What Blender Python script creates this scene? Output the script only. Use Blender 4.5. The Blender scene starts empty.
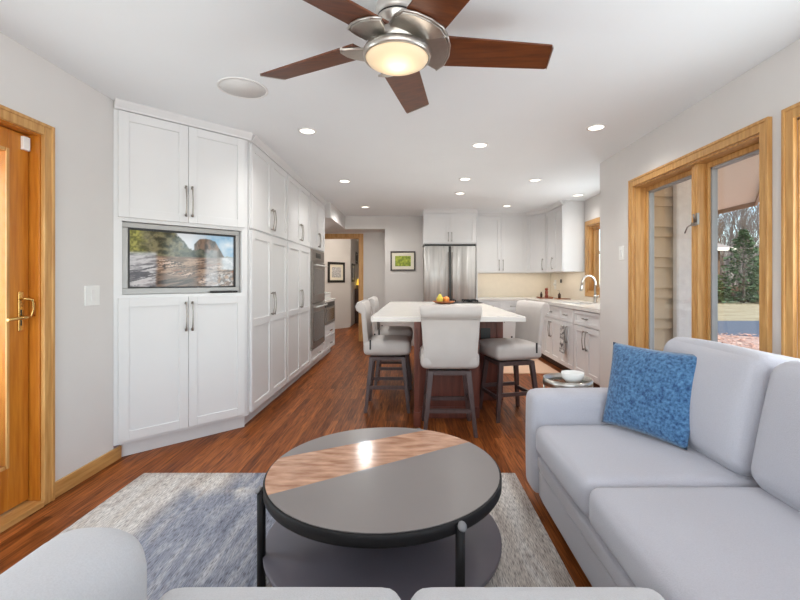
import bpy, bmesh, math, random
import numpy as np
from mathutils import Vector, Matrix, Euler
R = math.radians
PI = math.pi
rng = random.Random(7)
C = bpy.context.scene.collection
scene = bpy.context.scene

# ------------------------------------------------------------------ camera
cam_d = bpy.data.cameras.new('camera')
cam = bpy.data.objects.new('camera', cam_d); C.objects.link(cam)
cam.location = (0, 0, 1.22); cam.rotation_euler = (PI/2, 0, 0)
cam_d.sensor_width = 36; cam_d.lens = 425/800*36
cam_d.shift_x = -12/800; cam_d.shift_y = -19/800
cam_d.clip_start = 0.02; cam_d.clip_end = 500
scene.camera = cam

# ------------------------------------------------------------------ world, sun, daylight, exposure
w = bpy.data.worlds.new('sky'); scene.world = w; w.use_nodes = True
nt = w.node_tree; bg = nt.nodes['Background']
sky = nt.nodes.new('ShaderNodeTexSky'); sky.sky_type = 'NISHITA'
sky.sun_disc = False; sky.sun_elevation = R(40); sky.sun_rotation = R(190); sky.air_density = 1.0; sky.dust_density = 0.6
nt.links.new(sky.outputs[0], bg.inputs[0]); bg.inputs[1].default_value = 0.3

sun_d = bpy.data.lights.new('sun', 'SUN'); sun_d.energy = 6.0; sun_d.angle = R(1.0); sun_d.color = (1, 0.95, 0.88)
sun = bpy.data.objects.new('sun', sun_d); C.objects.link(sun)
sun.rotation_euler = Vector((0.15, 0.75, -0.65)).to_track_quat('-Z', 'Y').to_euler()

def area(name, loc, direction, sx, sy, power, col=(1, 1, 1)):
    d = bpy.data.lights.new(name, 'AREA'); d.shape = 'RECTANGLE'; d.size = sx; d.size_y = sy; d.energy = power; d.color = col
    o = bpy.data.objects.new(name, d); C.objects.link(o); o.location = loc
    o.rotation_euler = Vector(direction).to_track_quat('-Z', 'Y').to_euler()
    return o
DAY = (0.89, 1.0, 1.05)
area('daylight_back_window', (0.0, -2.42, 1.35), (0, 1, 0.26), 3.4, 1.9, 84, DAY)
area('daylight_side_window', (2.02, 1.48, 1.25), (-1, 0, 0.35), 1.2, 1.4, 22, DAY)
area('daylight_rear_side_window', (2.02, -1.1, 1.25), (-1, 0.2, 0.3), 1.4, 1.4, 20, DAY)
area('daylight_kitchen_window', (2.66, 5.5, 1.6), (-1, 0.1, 0.15), 0.7, 0.9, 12, DAY)
area('daylight_door', (-2.26, 1.68, 1.15), (1, 0.1, 0.25), 0.7, 1.5, 18, DAY)

vs = scene.view_settings
vs.view_transform = 'Standard'; vs.look = 'None'; vs.gamma = 1; vs.use_curve_mapping = False
vs.exposure = 0.02
CAN_W = 8.5

# ------------------------------------------------------------------ materials
def lin(c):
    return tuple(((v/255)/12.92 if v/255 <= 0.04045 else ((v/255+0.055)/1.055)**2.4) for v in c)

def mat(name, col, rough=0.5, metal=0.0, spec=0.5, var=0.0, scale=20, stretch=(1, 1, 1), bump=0.0, bscale=None, detail=3, col2=None, coat=0.0, sheen=0.0):
    m = bpy.data.materials.new(name); m.use_nodes = True
    n = m.node_tree.nodes; l = m.node_tree.links; p = n['Principled BSDF']
    c = lin(col)
    p.inputs['Base Color'].default_value = (*c, 1); p.inputs['Roughness'].default_value = rough
    p.inputs['Metallic'].default_value = metal; p.inputs['Specular IOR Level'].default_value = spec
    if coat: p.inputs['Coat Weight'].default_value = coat; p.inputs['Coat Roughness'].default_value = 0.15
    if sheen: p.inputs['Sheen Weight'].default_value = sheen
    tc = n.new('ShaderNodeTexCoord'); mp = n.new('ShaderNodeMapping'); mp.inputs['Scale'].default_value = stretch
    l.new(tc.outputs['Object'], mp.inputs[0])
    nz = n.new('ShaderNodeTexNoise'); nz.inputs['Scale'].default_value = scale; nz.inputs['Detail'].default_value = detail
    l.new(mp.outputs[0], nz.inputs['Vector'])
    cr = n.new('ShaderNodeValToRGB')
    c2 = lin(col2) if col2 else tuple(min(1, v*(1-var)) for v in c)
    c1 = c if col2 else tuple(min(1, v*(1+var)) for v in c)
    cr.color_ramp.elements[0].position = 0.3; cr.color_ramp.elements[1].position = 0.7
    cr.color_ramp.elements[0].color = (*c2, 1); cr.color_ramp.elements[1].color = (*c1, 1)
    l.new(nz.outputs['Fac'], cr.inputs[0]); l.new(cr.outputs[0], p.inputs['Base Color'])
    if bump:
        b = n.new('ShaderNodeBump'); b.inputs['Strength'].default_value = bump; b.inputs['Distance'].default_value = 0.004
        if bscale:
            nb = n.new('ShaderNodeTexNoise'); nb.inputs['Scale'].default_value = bscale; nb.inputs['Detail'].default_value = 2
            l.new(mp.outputs[0], nb.inputs['Vector']); l.new(nb.outputs['Fac'], b.inputs['Height'])
        else:
            l.new(nz.outputs['Fac'], b.inputs['Height'])
        l.new(b.outputs[0], p.inputs['Normal'])
    return m

def emis(name, col, strength):
    m = bpy.data.materials.new(name); m.use_nodes = True
    p = m.node_tree.nodes['Principled BSDF']; c = lin(col)
    p.inputs['Base Color'].default_value = (*c, 1); p.inputs['Emission Color'].default_value = (*c, 1)
    p.inputs['Emission Strength'].default_value = strength; p.inputs['Roughness'].default_value = 0.4
    return m

def glass(name, tint=(250, 252, 252), refl=0.06):
    m = bpy.data.materials.new(name); m.use_nodes = True
    n = m.node_tree.nodes; l = m.node_tree.links; n.clear()
    o = n.new('ShaderNodeOutputMaterial'); mx = n.new('ShaderNodeMixShader')
    t = n.new('ShaderNodeBsdfTransparent'); t.inputs[0].default_value = (*lin(tint), 1)
    g = n.new('ShaderNodeBsdfGlossy'); g.inputs['Roughness'].default_value = 0.02
    mx.inputs[0].default_value = refl
    l.new(t.outputs[0], mx.inputs[1]); l.new(g.outputs[0], mx.inputs[2]); l.new(mx.outputs[0], o.inputs[0])
    return m

M = {}
M['wall'] = mat('warm_grey_wall_paint', (224, 220, 217), 0.75, var=0.015, scale=3, bump=0.05, bscale=180)
M['ceiling'] = mat('white_ceiling_paint', (243, 246, 248), 0.85, var=0.008, scale=2)
M['cab'] = mat('white_cabinet_paint', (228, 227, 227), 0.42, var=0.008, scale=4)
M['kick'] = mat('toe_kick_paint', (225, 223, 222), 0.5, var=0.01)
M['quartz'] = mat('white_quartz', (230, 225, 220), 0.22, var=0.03, scale=9, detail=6)
M['splash'] = mat('cream_backsplash', (238, 228, 212), 0.3, var=0.02, scale=12)
def oak(axis, name, col, col2):
    st = {'x': (1.2, 14, 14), 'y': (14, 1.2, 14), 'z': (14, 14, 1.2)}[axis]
    return mat(name, col, 0.42, var=0, scale=3.2, stretch=st, detail=6, col2=col2, bump=0.06, coat=0.15)
for a in 'xyz':
    M['oak_'+a] = oak(a, 'honey_oak_'+a, (216, 168, 104), (184, 130, 68))
M['oakdoor'] = oak('z', 'amber_oak_door', (208, 132, 40), (178, 100, 20))
M['nickel'] = mat('brushed_nickel', (196, 192, 186), 0.3, 1.0, var=0.05, scale=40)
M['satin'] = mat('satin_nickel_paint', (206, 202, 198), 0.4, 0.4, var=0.03, scale=30)
M['pull'] = mat('pewter_pull', (158, 152, 146), 0.34, 1.0, var=0.06, scale=60)
M['brass'] = mat('polished_brass', (214, 176, 110), 0.25, 1.0, var=0.05, scale=50)
M['steel'] = mat('stainless_steel', (212, 210, 207), 0.38, 0.15, var=0.14, scale=3, stretch=(10, 10, 0.6))
M['steel_dark'] = mat('oven_steel', (150, 142, 136), 0.4, 0.7, var=0.05, scale=3, stretch=(1, 1, 10))
M['ovenglass'] = mat('oven_glass', (88, 82, 78), 0.12, var=0.05, spec=0.6)
M['black'] = mat('black_plastic', (28, 27, 27), 0.35, var=0.05)
M['blackmetal'] = mat('black_powder_coat', (24, 23, 25), 0.5, spec=0.3, var=0.06, scale=60)
M['plate'] = mat('white_switch_plate', (242, 241, 238), 0.35, var=0.01)
M['silverbezel'] = mat('silver_tv_bezel', (176, 174, 172), 0.4, 0.5, var=0.03)
M['sofa'] = mat('light_grey_upholstery', (188, 187, 195), 0.9, var=0.045, scale=260, bump=0.25, sheen=0.25)
M['loveseat'] = mat('pale_grey_upholstery', (202, 202, 205), 0.9, var=0.045, scale=260, bump=0.25, sheen=0.25)
M['stool'] = mat('greige_leather', (197, 189, 184), 0.5, var=0.03, scale=10, bump=0.08, bscale=220)
M['stool_wood'] = mat('espresso_wood', (84, 66, 64), 0.42, var=0.18, scale=6, stretch=(6, 6, 1))
M['stool_wood_red'] = M['stool_wood']
M['cherry'] = mat('cherry_island_wood', (126, 70, 54), 0.4, scale=4, stretch=(8, 8, 0.9), col2=(96, 48, 38), detail=6)
M['walnut'] = mat('walnut_fan_blade', (112, 58, 24), 0.36, scale=5, stretch=(1.2, 12, 12), col2=(82, 40, 16), detail=6)
M['tablegrey'] = mat('taupe_table_glass', (138, 131, 129), 0.3, spec=0.25, var=0.03, scale=3)
M['shelfdark'] = mat('charcoal_shelf', (104, 99, 108), 0.4, var=0.06, scale=5)
M['chromecap'] = mat('grey_leg_cap', (132, 131, 133), 0.5, 0.1, var=0.03)
M['marble'] = mat('brown_stone_inlay', (220, 174, 144), 0.16, spec=0.5, scale=5, stretch=(1.6, 5.0, 1), col2=(158, 108, 80), detail=8)
M['glass'] = glass('window_glass')
M['tableglass'] = glass('table_glass', (225, 228, 224), 0.12)
M['grey_alu'] = mat('grey_window_gasket', (168, 170, 172), 0.5, 0.2, var=0.03)
M['ceramic'] = mat('white_ceramic', (244, 243, 240), 0.25, var=0.01)
M['opal'] = emis('opal_lamp_glass', (232, 208, 172), 0.35)
M['can'] = emis('downlight_lens', (255, 246, 232), 3.0)
M['canring'] = mat('white_trim_ring', (240, 239, 237), 0.5, var=0.01)
M['speaker'] = mat('speaker_grille', (226, 224, 222), 0.8, var=0.04, scale=300)
M['mat_beige'] = mat('beige_kitchen_mat', (222, 184, 156), 0.9, var=0.06, scale=90, bump=0.2)
M['bluepillow'] = mat('blue_chenille', (92, 138, 180), 0.95, scale=75, col2=(30, 66, 108), detail=6, bump=0.6, bscale=120, sheen=0.3)
M['towel'] = mat('patterned_tea_towel', (236, 234, 230), 0.9, scale=34, col2=(96, 92, 92), detail=1)
M['woodtray'] = mat('acacia_tray', (176, 108, 62), 0.5, scale=6, stretch=(1, 8, 8), col2=(130, 72, 38))
M['redmill'] = mat('red_wood_mill', (168, 72, 40), 0.35, scale=8, stretch=(6, 6, 1), col2=(120, 44, 24))
M['pear'] = mat('yellow_green_pear', (214, 200, 84), 0.45, var=0.12, scale=30)
M['orange'] = mat('orange_peel', (232, 148, 72), 0.5, var=0.08, scale=60, bump=0.1)
M['peach'] = mat('peach_skin', (228, 132, 84), 0.6, var=0.15, scale=12)
M['siding'] = mat('beige_lap_siding', (216, 198, 172), 0.7, var=0.03, scale=6)
M['stucco'] = mat('white_stucco', (242, 240, 236), 0.9, var=0.06, scale=14, bump=1.0, bscale=30)
M['soffit'] = mat('cream_soffit', (246, 236, 218), 0.8, var=0.02)
M['fascia'] = mat('brown_fascia', (168, 138, 110), 0.7, var=0.05)
M['frame_dark'] = mat('dark_picture_frame', (62, 52, 48), 0.4, var=0.1, scale=12)
M['matboard'] = mat('cream_mat_board', (240, 234, 216), 0.8, var=0.01)
M['greenart'] = mat('green_leaf_print', (196, 206, 78), 0.6, scale=22, col2=(92, 120, 38), detail=6)
M['sketch'] = mat('grey_sketch_paper', (232, 230, 226), 0.7, scale=42, col2=(150, 150, 154), detail=5)
M['black_frame'] = mat('black_picture_frame', (34, 31, 30), 0.4, var=0.1)
M['lampyellow'] = emis('yellow_lamp_shade', (240, 200, 80), 0.9)
M['darkwood'] = mat('dark_hall_wood', (70, 46, 34), 0.5, var=0.15, scale=5)
M['bark'] = mat('grey_bark', (112, 100, 92), 0.95, var=0.25, scale=8)
M['needles'] = mat('evergreen_needles', (92, 118, 78), 0.9, scale=3, col2=(50, 72, 46))
M['lawn'] = mat('dormant_lawn', (184, 168, 134), 1.0, scale=1.2, col2=(158, 140, 104), detail=8)
M['drive'] = mat('asphalt', (96, 102, 112), 0.9, var=0.06, scale=3, detail=6)
M['mulch'] = mat('leaf_mulch', (222, 190, 172), 1.0, scale=9, col2=(160, 122, 104), detail=8)
M['leaf'] = mat('fallen_leaf', (232, 196, 176), 0.9, scale=3, col2=(186, 126, 98))
M['shingle'] = mat('grey_shingle', (150, 140, 132), 0.95, var=0.12, scale=12)
M['brush'] = mat('dry_brush', (128, 98, 76), 1.0, scale=5, col2=(86, 66, 52))
M['blind'] = mat('white_door_blind', (222, 224, 226), 0.6, var=0.01)

def floor_mat():
    m = bpy.data.materials.new('oak_plank_floor'); m.use_nodes = True
    n = m.node_tree.nodes; l = m.node_tree.links; p = n['Principled BSDF']
    tc = n.new('ShaderNodeTexCoord'); mp = n.new('ShaderNodeMapping'); mp.inputs['Rotation'].default_value = (0, 0, PI/2)
    l.new(tc.outputs['Object'], mp.inputs[0])
    br = n.new('ShaderNodeTexBrick'); br.inputs['Scale'].default_value = 1; br.offset = 0.37
    br.inputs['Brick Width'].default_value = 1.1; br.inputs['Row Height'].default_value = 0.058
    br.inputs['Mortar Size'].default_value = 0.0009; br.inputs['Bias'].default_value = 0
    br.inputs['Color1'].default_value = (*lin((168, 99, 50)), 1); br.inputs['Color2'].default_value = (*lin((124, 67, 30)), 1)
    br.inputs['Mortar'].default_value = (*lin((84, 46, 24)), 1)
    l.new(mp.outputs[0], br.inputs[0])
    mg = n.new('ShaderNodeMapping'); mg.inputs['Scale'].default_value = (40, 2.2, 1); l.new(tc.outputs['Object'], mg.inputs[0])
    nz = n.new('ShaderNodeTexNoise'); nz.inputs['Scale'].default_value = 1.6; nz.inputs['Detail'].default_value = 7; nz.inputs['Distortion'].default_value = 1.2
    l.new(mg.outputs[0], nz.inputs[0])
    cr = n.new('ShaderNodeValToRGB'); cr.color_ramp.elements[0].position = 0.32; cr.color_ramp.elements[1].position = 0.66
    cr.color_ramp.elements[0].color = (0.34, 0.28, 0.24, 1); cr.color_ramp.elements[1].color = (1.32, 1.26, 1.20, 1)
    l.new(nz.outputs['Fac'], cr.inputs[0])
    mx = n.new('ShaderNodeMix'); mx.data_type = 'RGBA'; mx.blend_type = 'MULTIPLY'; mx.inputs[0].default_value = 0.95
    l.new(br.outputs['Color'], mx.inputs[6]); l.new(cr.outputs[0], mx.inputs[7]); l.new(mx.outputs[2], p.inputs['Base Color'])
    p.inputs['Roughness'].default_value = 0.42; p.inputs['Specular IOR Level'].default_value = 0.16
    b = n.new('ShaderNodeBump'); b.inputs['Strength'].default_value = 0.12; b.inputs['Distance'].default_value = 0.002
    l.new(nz.outputs['Fac'], b.inputs['Height']); l.new(b.outputs[0], p.inputs['Normal'])
    return m
M['floor'] = floor_mat()

def rug_mat():
    m = bpy.data.materials.new('abstract_woven_rug'); m.use_nodes = True
    n = m.node_tree.nodes; l = m.node_tree.links; p = n['Principled BSDF']; p.inputs['Roughness'].default_value = 0.98
    p.inputs['Specular IOR Level'].default_value = 0.1
    tc = n.new('ShaderNodeTexCoord')
    def noise(sc, st, det, dist=0, off=(0, 0, 0)):
        mp = n.new('ShaderNodeMapping'); mp.inputs['Scale'].default_value = st; mp.inputs['Location'].default_value = off
        l.new(tc.outputs['Object'], mp.inputs[0])
        z = n.new('ShaderNodeTexNoise'); z.inputs['Scale'].default_value = sc; z.inputs['Detail'].default_value = det; z.inputs['Distortion'].default_value = dist
        l.new(mp.outputs[0], z.inputs[0]); return z.outputs['Fac']
    def ramp(fac, stops):
        r = n.new('ShaderNodeValToRGB')
        while len(r.color_ramp.elements) < len(stops): r.color_ramp.elements.new(0.5)
        for e, (pos, c) in zip(r.color_ramp.elements, stops):
            e.position = pos; e.color = (*lin(c), 1)
        l.new(fac, r.inputs[0]); return r.outputs[0]
    def mix(fac, a, b, bt='MIX'):
        x = n.new('ShaderNodeMix'); x.data_type = 'RGBA'; x.blend_type = bt
        if isinstance(fac, float): x.inputs[0].default_value = fac
        else: l.new(fac, x.inputs[0])
        l.new(a, x.inputs[6]); l.new(b, x.inputs[7]); return x.outputs[2]
    def mth(op, a, b):
        x = n.new('ShaderNodeMath'); x.operation = op; x.use_clamp = True
        for i, v in enumerate((a, b)):
            if isinstance(v, (int, float)): x.inputs[i].default_value = v
            else: l.new(v, x.inputs[i])
        return x.outputs[0]
    # large woven fields: blue panel in the left middle, beige fields elsewhere
    sep = n.new('ShaderNodeSeparateXYZ'); l.new(tc.outputs['Object'], sep.inputs[0])
    def field(cx, cy, rx, ry):
        dx = mth('MULTIPLY', n_abs(sep.outputs[0], cx), 1/rx); dy = mth('MULTIPLY', n_abs(sep.outputs[1], cy), 1/ry)
        return mth('MAXIMUM', dx, dy)
    def n_abs(s, c):
        a = n.new('ShaderNodeMath'); a.operation = 'SUBTRACT'; l.new(s, a.inputs[0]); a.inputs[1].default_value = c
        b = n.new('ShaderNodeMath'); b.operation = 'ABSOLUTE'; l.new(a.outputs[0], b.inputs[0]); return b.outputs[0]
    warp = noise(1.0, (9, 1.6, 1), 5, 0.6)
    def soft(f, lo, hi):
        a = mth('ADD', f, mth('MULTIPLY', mth('SUBTRACT', warp, 0.5), 0.9))
        r = n.new('ShaderNodeMapRange'); r.inputs['From Min'].default_value = hi; r.inputs['From Max'].default_value = lo
        l.new(a, r.inputs[0]); return r.outputs[0]
    base = ramp(noise(1.0, (9, 1.6, 1), 8, 0.5), [(0.3, (194, 182, 174)), (0.45, (232, 224, 216)), (0.58, (244, 240, 235)), (0.72, (206, 194, 186))])
    blue = ramp(noise(1.0, (24, 3.5, 1), 8, 0.3, (3, 1, 0)), [(0.3, (142, 148, 164)), (0.5, (172, 176, 190)), (0.7, (206, 206, 212))])
    c = mix(soft(field(-0.95, 2.0, 0.42, 0.52), 0.75, 1.0), base, blue)
    c = mix(soft(field(-0.75, 2.6, 0.4, 0.16), 0.7, 1.0), c, blue)
    streak = ramp(noise(1.0, (260, 26, 1), 3, 0, (1, 2, 0)), [(0.34, (96, 90, 92)), (0.5, (214, 212, 212)), (0.66, (255, 255, 255))])
    c = mix(0.7, c, streak, 'MULTIPLY')
    l.new(c, p.inputs['Base Color'])
    b = n.new('ShaderNodeBump'); b.inputs['Strength'].default_value = 0.5; b.inputs['Distance'].default_value = 0.004
    l.new(noise(240, (1, 0.5, 1), 2), b.inputs['Height']); l.new(b.outputs[0], p.inputs['Normal'])
    return m
M['rug'] = rug_mat()

# ------------------------------------------------------------------ mesh helpers
class MB:
    def __init__(self): self.bm = bmesh.new()
    def _faces(self, vs_, faces, smooth):
        for f in faces:
            try:
                fc = self.bm.faces.new([vs_[i] for i in f]); fc.smooth = smooth
            except ValueError: pass
    def box(self, x0, x1, y0, y1, z0, z1):
        v = [self.bm.verts.new(p) for p in ((x0,y0,z0),(x1,y0,z0),(x1,y1,z0),(x0,y1,z0),(x0,y0,z1),(x1,y0,z1),(x1,y1,z1),(x0,y1,z1))]
        self._faces(v, ((3,2,1,0),(4,5,6,7),(0,1,5,4),(1,2,6,5),(2,3,7,6),(3,0,4,7)), False); return self
    def prism(self, poly, z0, z1):
        n = len(poly)
        a = [self.bm.verts.new((x, y, z0)) for x, y in poly]; b = [self.bm.verts.new((x, y, z1)) for x, y in poly]
        v = a+b
        f = [tuple(range(n-1, -1, -1)), tuple(range(n, 2*n))] + [(i, (i+1) % n, n+(i+1) % n, n+i) for i in range(n)]
        self._faces(v, f, False); return self
    def hexa(self, pts):
        v = [self.bm.verts.new(p) for p in pts]
        self._faces(v, ((3,2,1,0),(4,5,6,7),(0,1,5,4),(1,2,6,5),(2,3,7,6),(3,0,4,7)), False); return self
    def tube(self, pts, r, seg=10, cap=True):
        pts = [Vector(p) for p in pts]; n = len(pts)
        rr = r if isinstance(r, (list, tuple)) else [r]*n
        rings = []; ref = None
        for i, p in enumerate(pts):
            t = (pts[min(i+1, n-1)] - pts[max(i-1, 0)]).normalized()
            if ref is None:
                ref = Vector((0, 0, 1)) if abs(t.z) < 0.9 else Vector((1, 0, 0))
            u = (ref - t*ref.dot(t)).normalized(); ref = u; vv = t.cross(u)
            rings.append([self.bm.verts.new(p + (u*math.cos(2*PI*k/seg) + vv*math.sin(2*PI*k/seg))*rr[i]) for k in range(seg)])
        for a, b in zip(rings, rings[1:]):
            for k in range(seg):
                f = self.bm.faces.new((a[k], a[(k+1) % seg], b[(k+1) % seg], b[k])); f.smooth = True
        if cap and seg > 2:
            self.bm.faces.new(list(reversed(rings[0]))); self.bm.faces.new(rings[-1])
        return self
    def bar(self, p0, p1, w0, w1, d0=None, d1=None):
        # tapered rectangular bar along p0->p1 (vertical-ish legs), widths in x and y
        d0 = d0 or w0; d1 = d1 or w1
        (x0, y0, z0), (x1, y1, z1) = p0, p1
        q = []
        for (x, y, z, a, b) in ((x0, y0, z0, w0/2, d0/2), (x1, y1, z1, w1/2, d1/2)):
            q += [(x-a, y-b, z), (x+a, y-b, z), (x+a, y+b, z), (x-a, y+b, z)]
        return self.hexa(q)
    def lathe(self, prof, c=(0, 0, 0), seg=32, close=True):
        rings = []
        for r, z in prof:
            if r < 1e-6: rings.append([self.bm.verts.new((c[0], c[1], c[2]+z))])
            else: rings.append([self.bm.verts.new((c[0]+r*math.cos(2*PI*k/seg), c[1]+r*math.sin(2*PI*k/seg), c[2]+z)) for k in range(seg)])
        for a, b in zip(rings, rings[1:]):
            for k in range(seg):
                q = [a[k % len(a)], a[(k+1) % len(a)], b[(k+1) % len(b)], b[k % len(b)]]
                u = []
                for x in q:
                    if x not in u: u.append(x)
                if len(u) > 2:
                    f = self.bm.faces.new(u); f.smooth = True
        if close:
            for rg, rev in ((rings[0], True), (rings[-1], False)):
                if len(rg) > 2: self.bm.faces.new(list(reversed(rg)) if rev else rg)
        return self
    def rbox(self, c, s, r, n=14, bulge=(0, 0, 0), warp=None):
        # rounded, softly bulging box
        bm = bmesh.new(); bmesh.ops.create_cube(bm, size=2)
        bmesh.ops.subdivide_edges(bm, edges=bm.edges[:], cuts=n, use_grid_fill=True)
        h = Vector(s)/2; r = min(r, h.x*0.99, h.y*0.99, h.z*0.99)
        vm = {}
        for v in bm.verts:
            u = v.co.copy()
            # denser samples near the edges
            e = Vector([math.copysign(1-(1-abs(a))**1.6, a) if abs(a) < 1 else a for a in u])
            p = Vector((e.x*h.x, e.y*h.y, e.z*h.z))
            q = Vector([max(-h[i]+r, min(h[i]-r, p[i])) for i in range(3)])
            d = p-q
            if d.length > 1e-9: p = q + d.normalized()*r
            for i in range(3):
                j, k = (i+1) % 3, (i+2) % 3
                p[i] += bulge[i]*e[i]*(1-e[j]**2)*(1-e[k]**2)
            if warp: p = Vector(warp(p))
            vm[v.index] = self.bm.verts.new(p+Vector(c))
        for f in bm.faces:
            nf = self.bm.faces.new([vm[v.index] for v in f.verts]); nf.smooth = True
        bm.free(); return self
    def sphere(self, c, r, sc=(1, 1, 1), seg=16):
        k = len(self.bm.verts)
        g = bmesh.ops.create_uvsphere(self.bm, u_segments=seg, v_segments=max(6, seg//2), radius=r)
        for v in g['verts']:
            v.co = Vector((v.co.x*sc[0], v.co.y*sc[1], v.co.z*sc[2])) + Vector(c)
            for f in v.link_faces: f.smooth = True
        return self
    def xf(self, m):
        bmesh.ops.transform(self.bm, matrix=m, verts=self.bm.verts[:]); return self
    def build(self, name, m, parent=None, bevel=0.0, loc=(0, 0, 0), rz=0):
        me = bpy.data.meshes.new(name); bmesh.ops.recalc_face_normals(self.bm, faces=self.bm.faces[:])
        self.bm.to_mesh(me); self.bm.free()
        me.materials.append(m)
        o = bpy.data.objects.new(name, me); C.objects.link(o); o.location = loc; o.rotation_euler = (0, 0, rz)
        if parent: o.parent = parent
        if bevel:
            b = o.modifiers.new('bevel', 'BEVEL'); b.width = bevel; b.segments = 2; b.limit_method = 'ANGLE'; b.angle_limit = R(50)
        return o

def tag(o, label, cat, group=None):
    o['label'] = label; o['category'] = cat
    if group: o['group'] = group
    return o
def thing(name, label, cat, loc=(0, 0, 0), rz=0, group=None):
    o = bpy.data.objects.new(name, None); C.objects.link(o); o.empty_display_size = 0.1
    o.location = loc; o.rotation_euler = (0, 0, rz)
    return tag(o, label, cat, group)
def struct(o): o['kind'] = 'structure'; return o
def sempty(name, loc=(0, 0, 0), rz=0):
    o = bpy.data.objects.new(name, None); C.objects.link(o); o.location = loc; o.rotation_euler = (0, 0, rz); o['kind'] = 'structure'; return o
def dup(root, loc, rz, label, group=None):
    def cp(o, par):
        c = o.copy(); C.objects.link(c); c.parent = par
        for ch in list(o.children): cp(ch, c)
        return c
    r = cp(root, None); r.location = loc; r.rotation_euler = (0, 0, rz); r['label'] = label
    if group: r['group'] = group
    return r

# ------------------------------------------------------------------ room shell
XL, XR, H = -2.015, 1.95, 2.44
struct(MB().box(-3.2, 3.0, -2.7, 14, -0.12, 0).build('floor', M['floor']))
struct(MB().box(-3.2, 3.0, -2.7, 14, H, H+0.08).build('ceiling', M['ceiling']))
# left wall with the door opening
wl = MB()
wl.box(XL-0.16, XL, -2.6, 1.303, 0, H); wl.box(XL-0.16, XL, 2.318, 2.868, 0, H); wl.box(XL-0.16, XL, 1.303, 2.318, 2.03, H)
struct(wl.build('wall_left', M['wall']))
struct(MB().box(-2.14, -1.985, 3.60, 8.6, 0, H).build('wall_left_kitchen', M['wall']))
# right wall with two window openings (plus one behind the camera)
wr = MB(); X2 = XR+0.17
zs, zt = 0.46, 2.045
ops = [(-1.85, -0.35), (0.82, 2.15), (2.362, 3.718)]
ys = [-2.6] + [v for o_ in ops for v in o_] + [4.41]
for a, b in zip(ys[0::2], ys[1::2]): wr.box(XR, X2, a, b, 0, H)
for a, b in ops: wr.box(XR, X2, a, b, 0, zs); wr.box(XR, X2, a, b, zt, H)
wr.box(X2, 2.78, 4.36, 4.41, 0, H)
struct(wr.build('wall_right', M['wall']))
wk = MB(); XK = 2.62
wk.box(XK, XK+0.16, 4.41, 5.05, 0, H); wk.box(XK, XK+0.16, 6.33, 8.0, 0, H)
wk.box(XK, XK+0.16, 5.05, 6.33, 0, 1.06); wk.box(XK, XK+0.16, 5.05, 6.33, 2.04, H)
struct(wk.build('wall_right_kitchen', M['wall']))
struct(MB().box(-0.51, 2.78, 8.0, 8.12, 0, H).build('wall_back_kitchen', M['wall']))
wb = MB()
wb.box(-2.14, -1.86, 8.6, 8.72, 0, H); wb.box(-1.06, -0.39, 8.6, 8.72, 0, H); wb.box(-1.86, -1.06, 8.6, 8.72, 2.10, H)
wb.box(-0.51, -0.39, 8.12, 8.6, 0, H)
struct(wb.build('wall_back_hall', M['wall']))
struct(MB().box(-1.985, -1.26, 6.58, 8.6, 2.2, H).box(-1.26, -0.51, 8.0, 8.6, 2.2, H).build('trim_1', M['wall']))
wn = MB()
wn.box(-2.3, -1.8, -2.7, -2.5, 0, H); wn.box(1.8, 2.2, -2.7, -2.5, 0, H); wn.box(-1.8, 1.8, -2.7, -2.5, 0, 0.3); wn.box(-1.8, 1.8, -2.7, -2.5, 2.35, H)
struct(wn.build('wall_behind', M['wall']))
# hall beyond
wh = MB(); wh.prism([(-2.62, 9.96), (-1.62, 11.2), (-1.72, 11.3), (-2.72, 10.1)], 0, H)
wh.box(-2.75, -2.62, 8.72, 10.05, 0, H); wh.box(-1.75, -0.4, 13.2, 13.3, 0, H); wh.box(-0.55, -0.43, 8.72, 13.2, 0, H)
wh.box(-1.75, -1.65, 11.2, 13.2, 0, H)
struct(wh.build('wall_hall', M['wall']))
# roof overhead, unseen; overhang widened to keep the sun out of the left door
struct(MB().box(-4.0, 2.2, -3.3, 14.5, 2.56, 2.68).box(2.1, 2.9, 4.2, 9, 2.56, 2.68).build('roof', M['shingle']))
struct(MB().box(XL, XL+0.014, 2.372, 2.93, 0, 0.088).build('baseboard_left', M['oak_y'], bevel=0.003))
struct(MB().box(XR-0.014, XR, 2.5, 4.41, 0, 0.088).build('baseboard_right', M['oak_y'], bevel=0.003))
# hall opening casing
cs = MB(); cs.box(-1.06, -0.985, 8.58, 8.6, 0, 2.10); cs.box(-1.935, -1.86, 8.58, 8.6, 0, 2.10); cs.box(-1.935, -0.985, 8.58, 8.6, 2.10, 2.175)
cs.box(-1.08, -1.06, 8.6, 8.72, 0, 2.10); cs.box(-1.86, -1.84, 8.6, 8.72, 0, 2.10); cs.box(-1.84, -1.08, 8.6, 8.72, 2.08, 2.10)
struct(cs.build('door_2', M['oak_z']))

# ------------------------------------------------------------------ oak patio door on the left
d1 = sempty('door_1', (XL, 2.318, 0))
def dl(): return MB()
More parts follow.
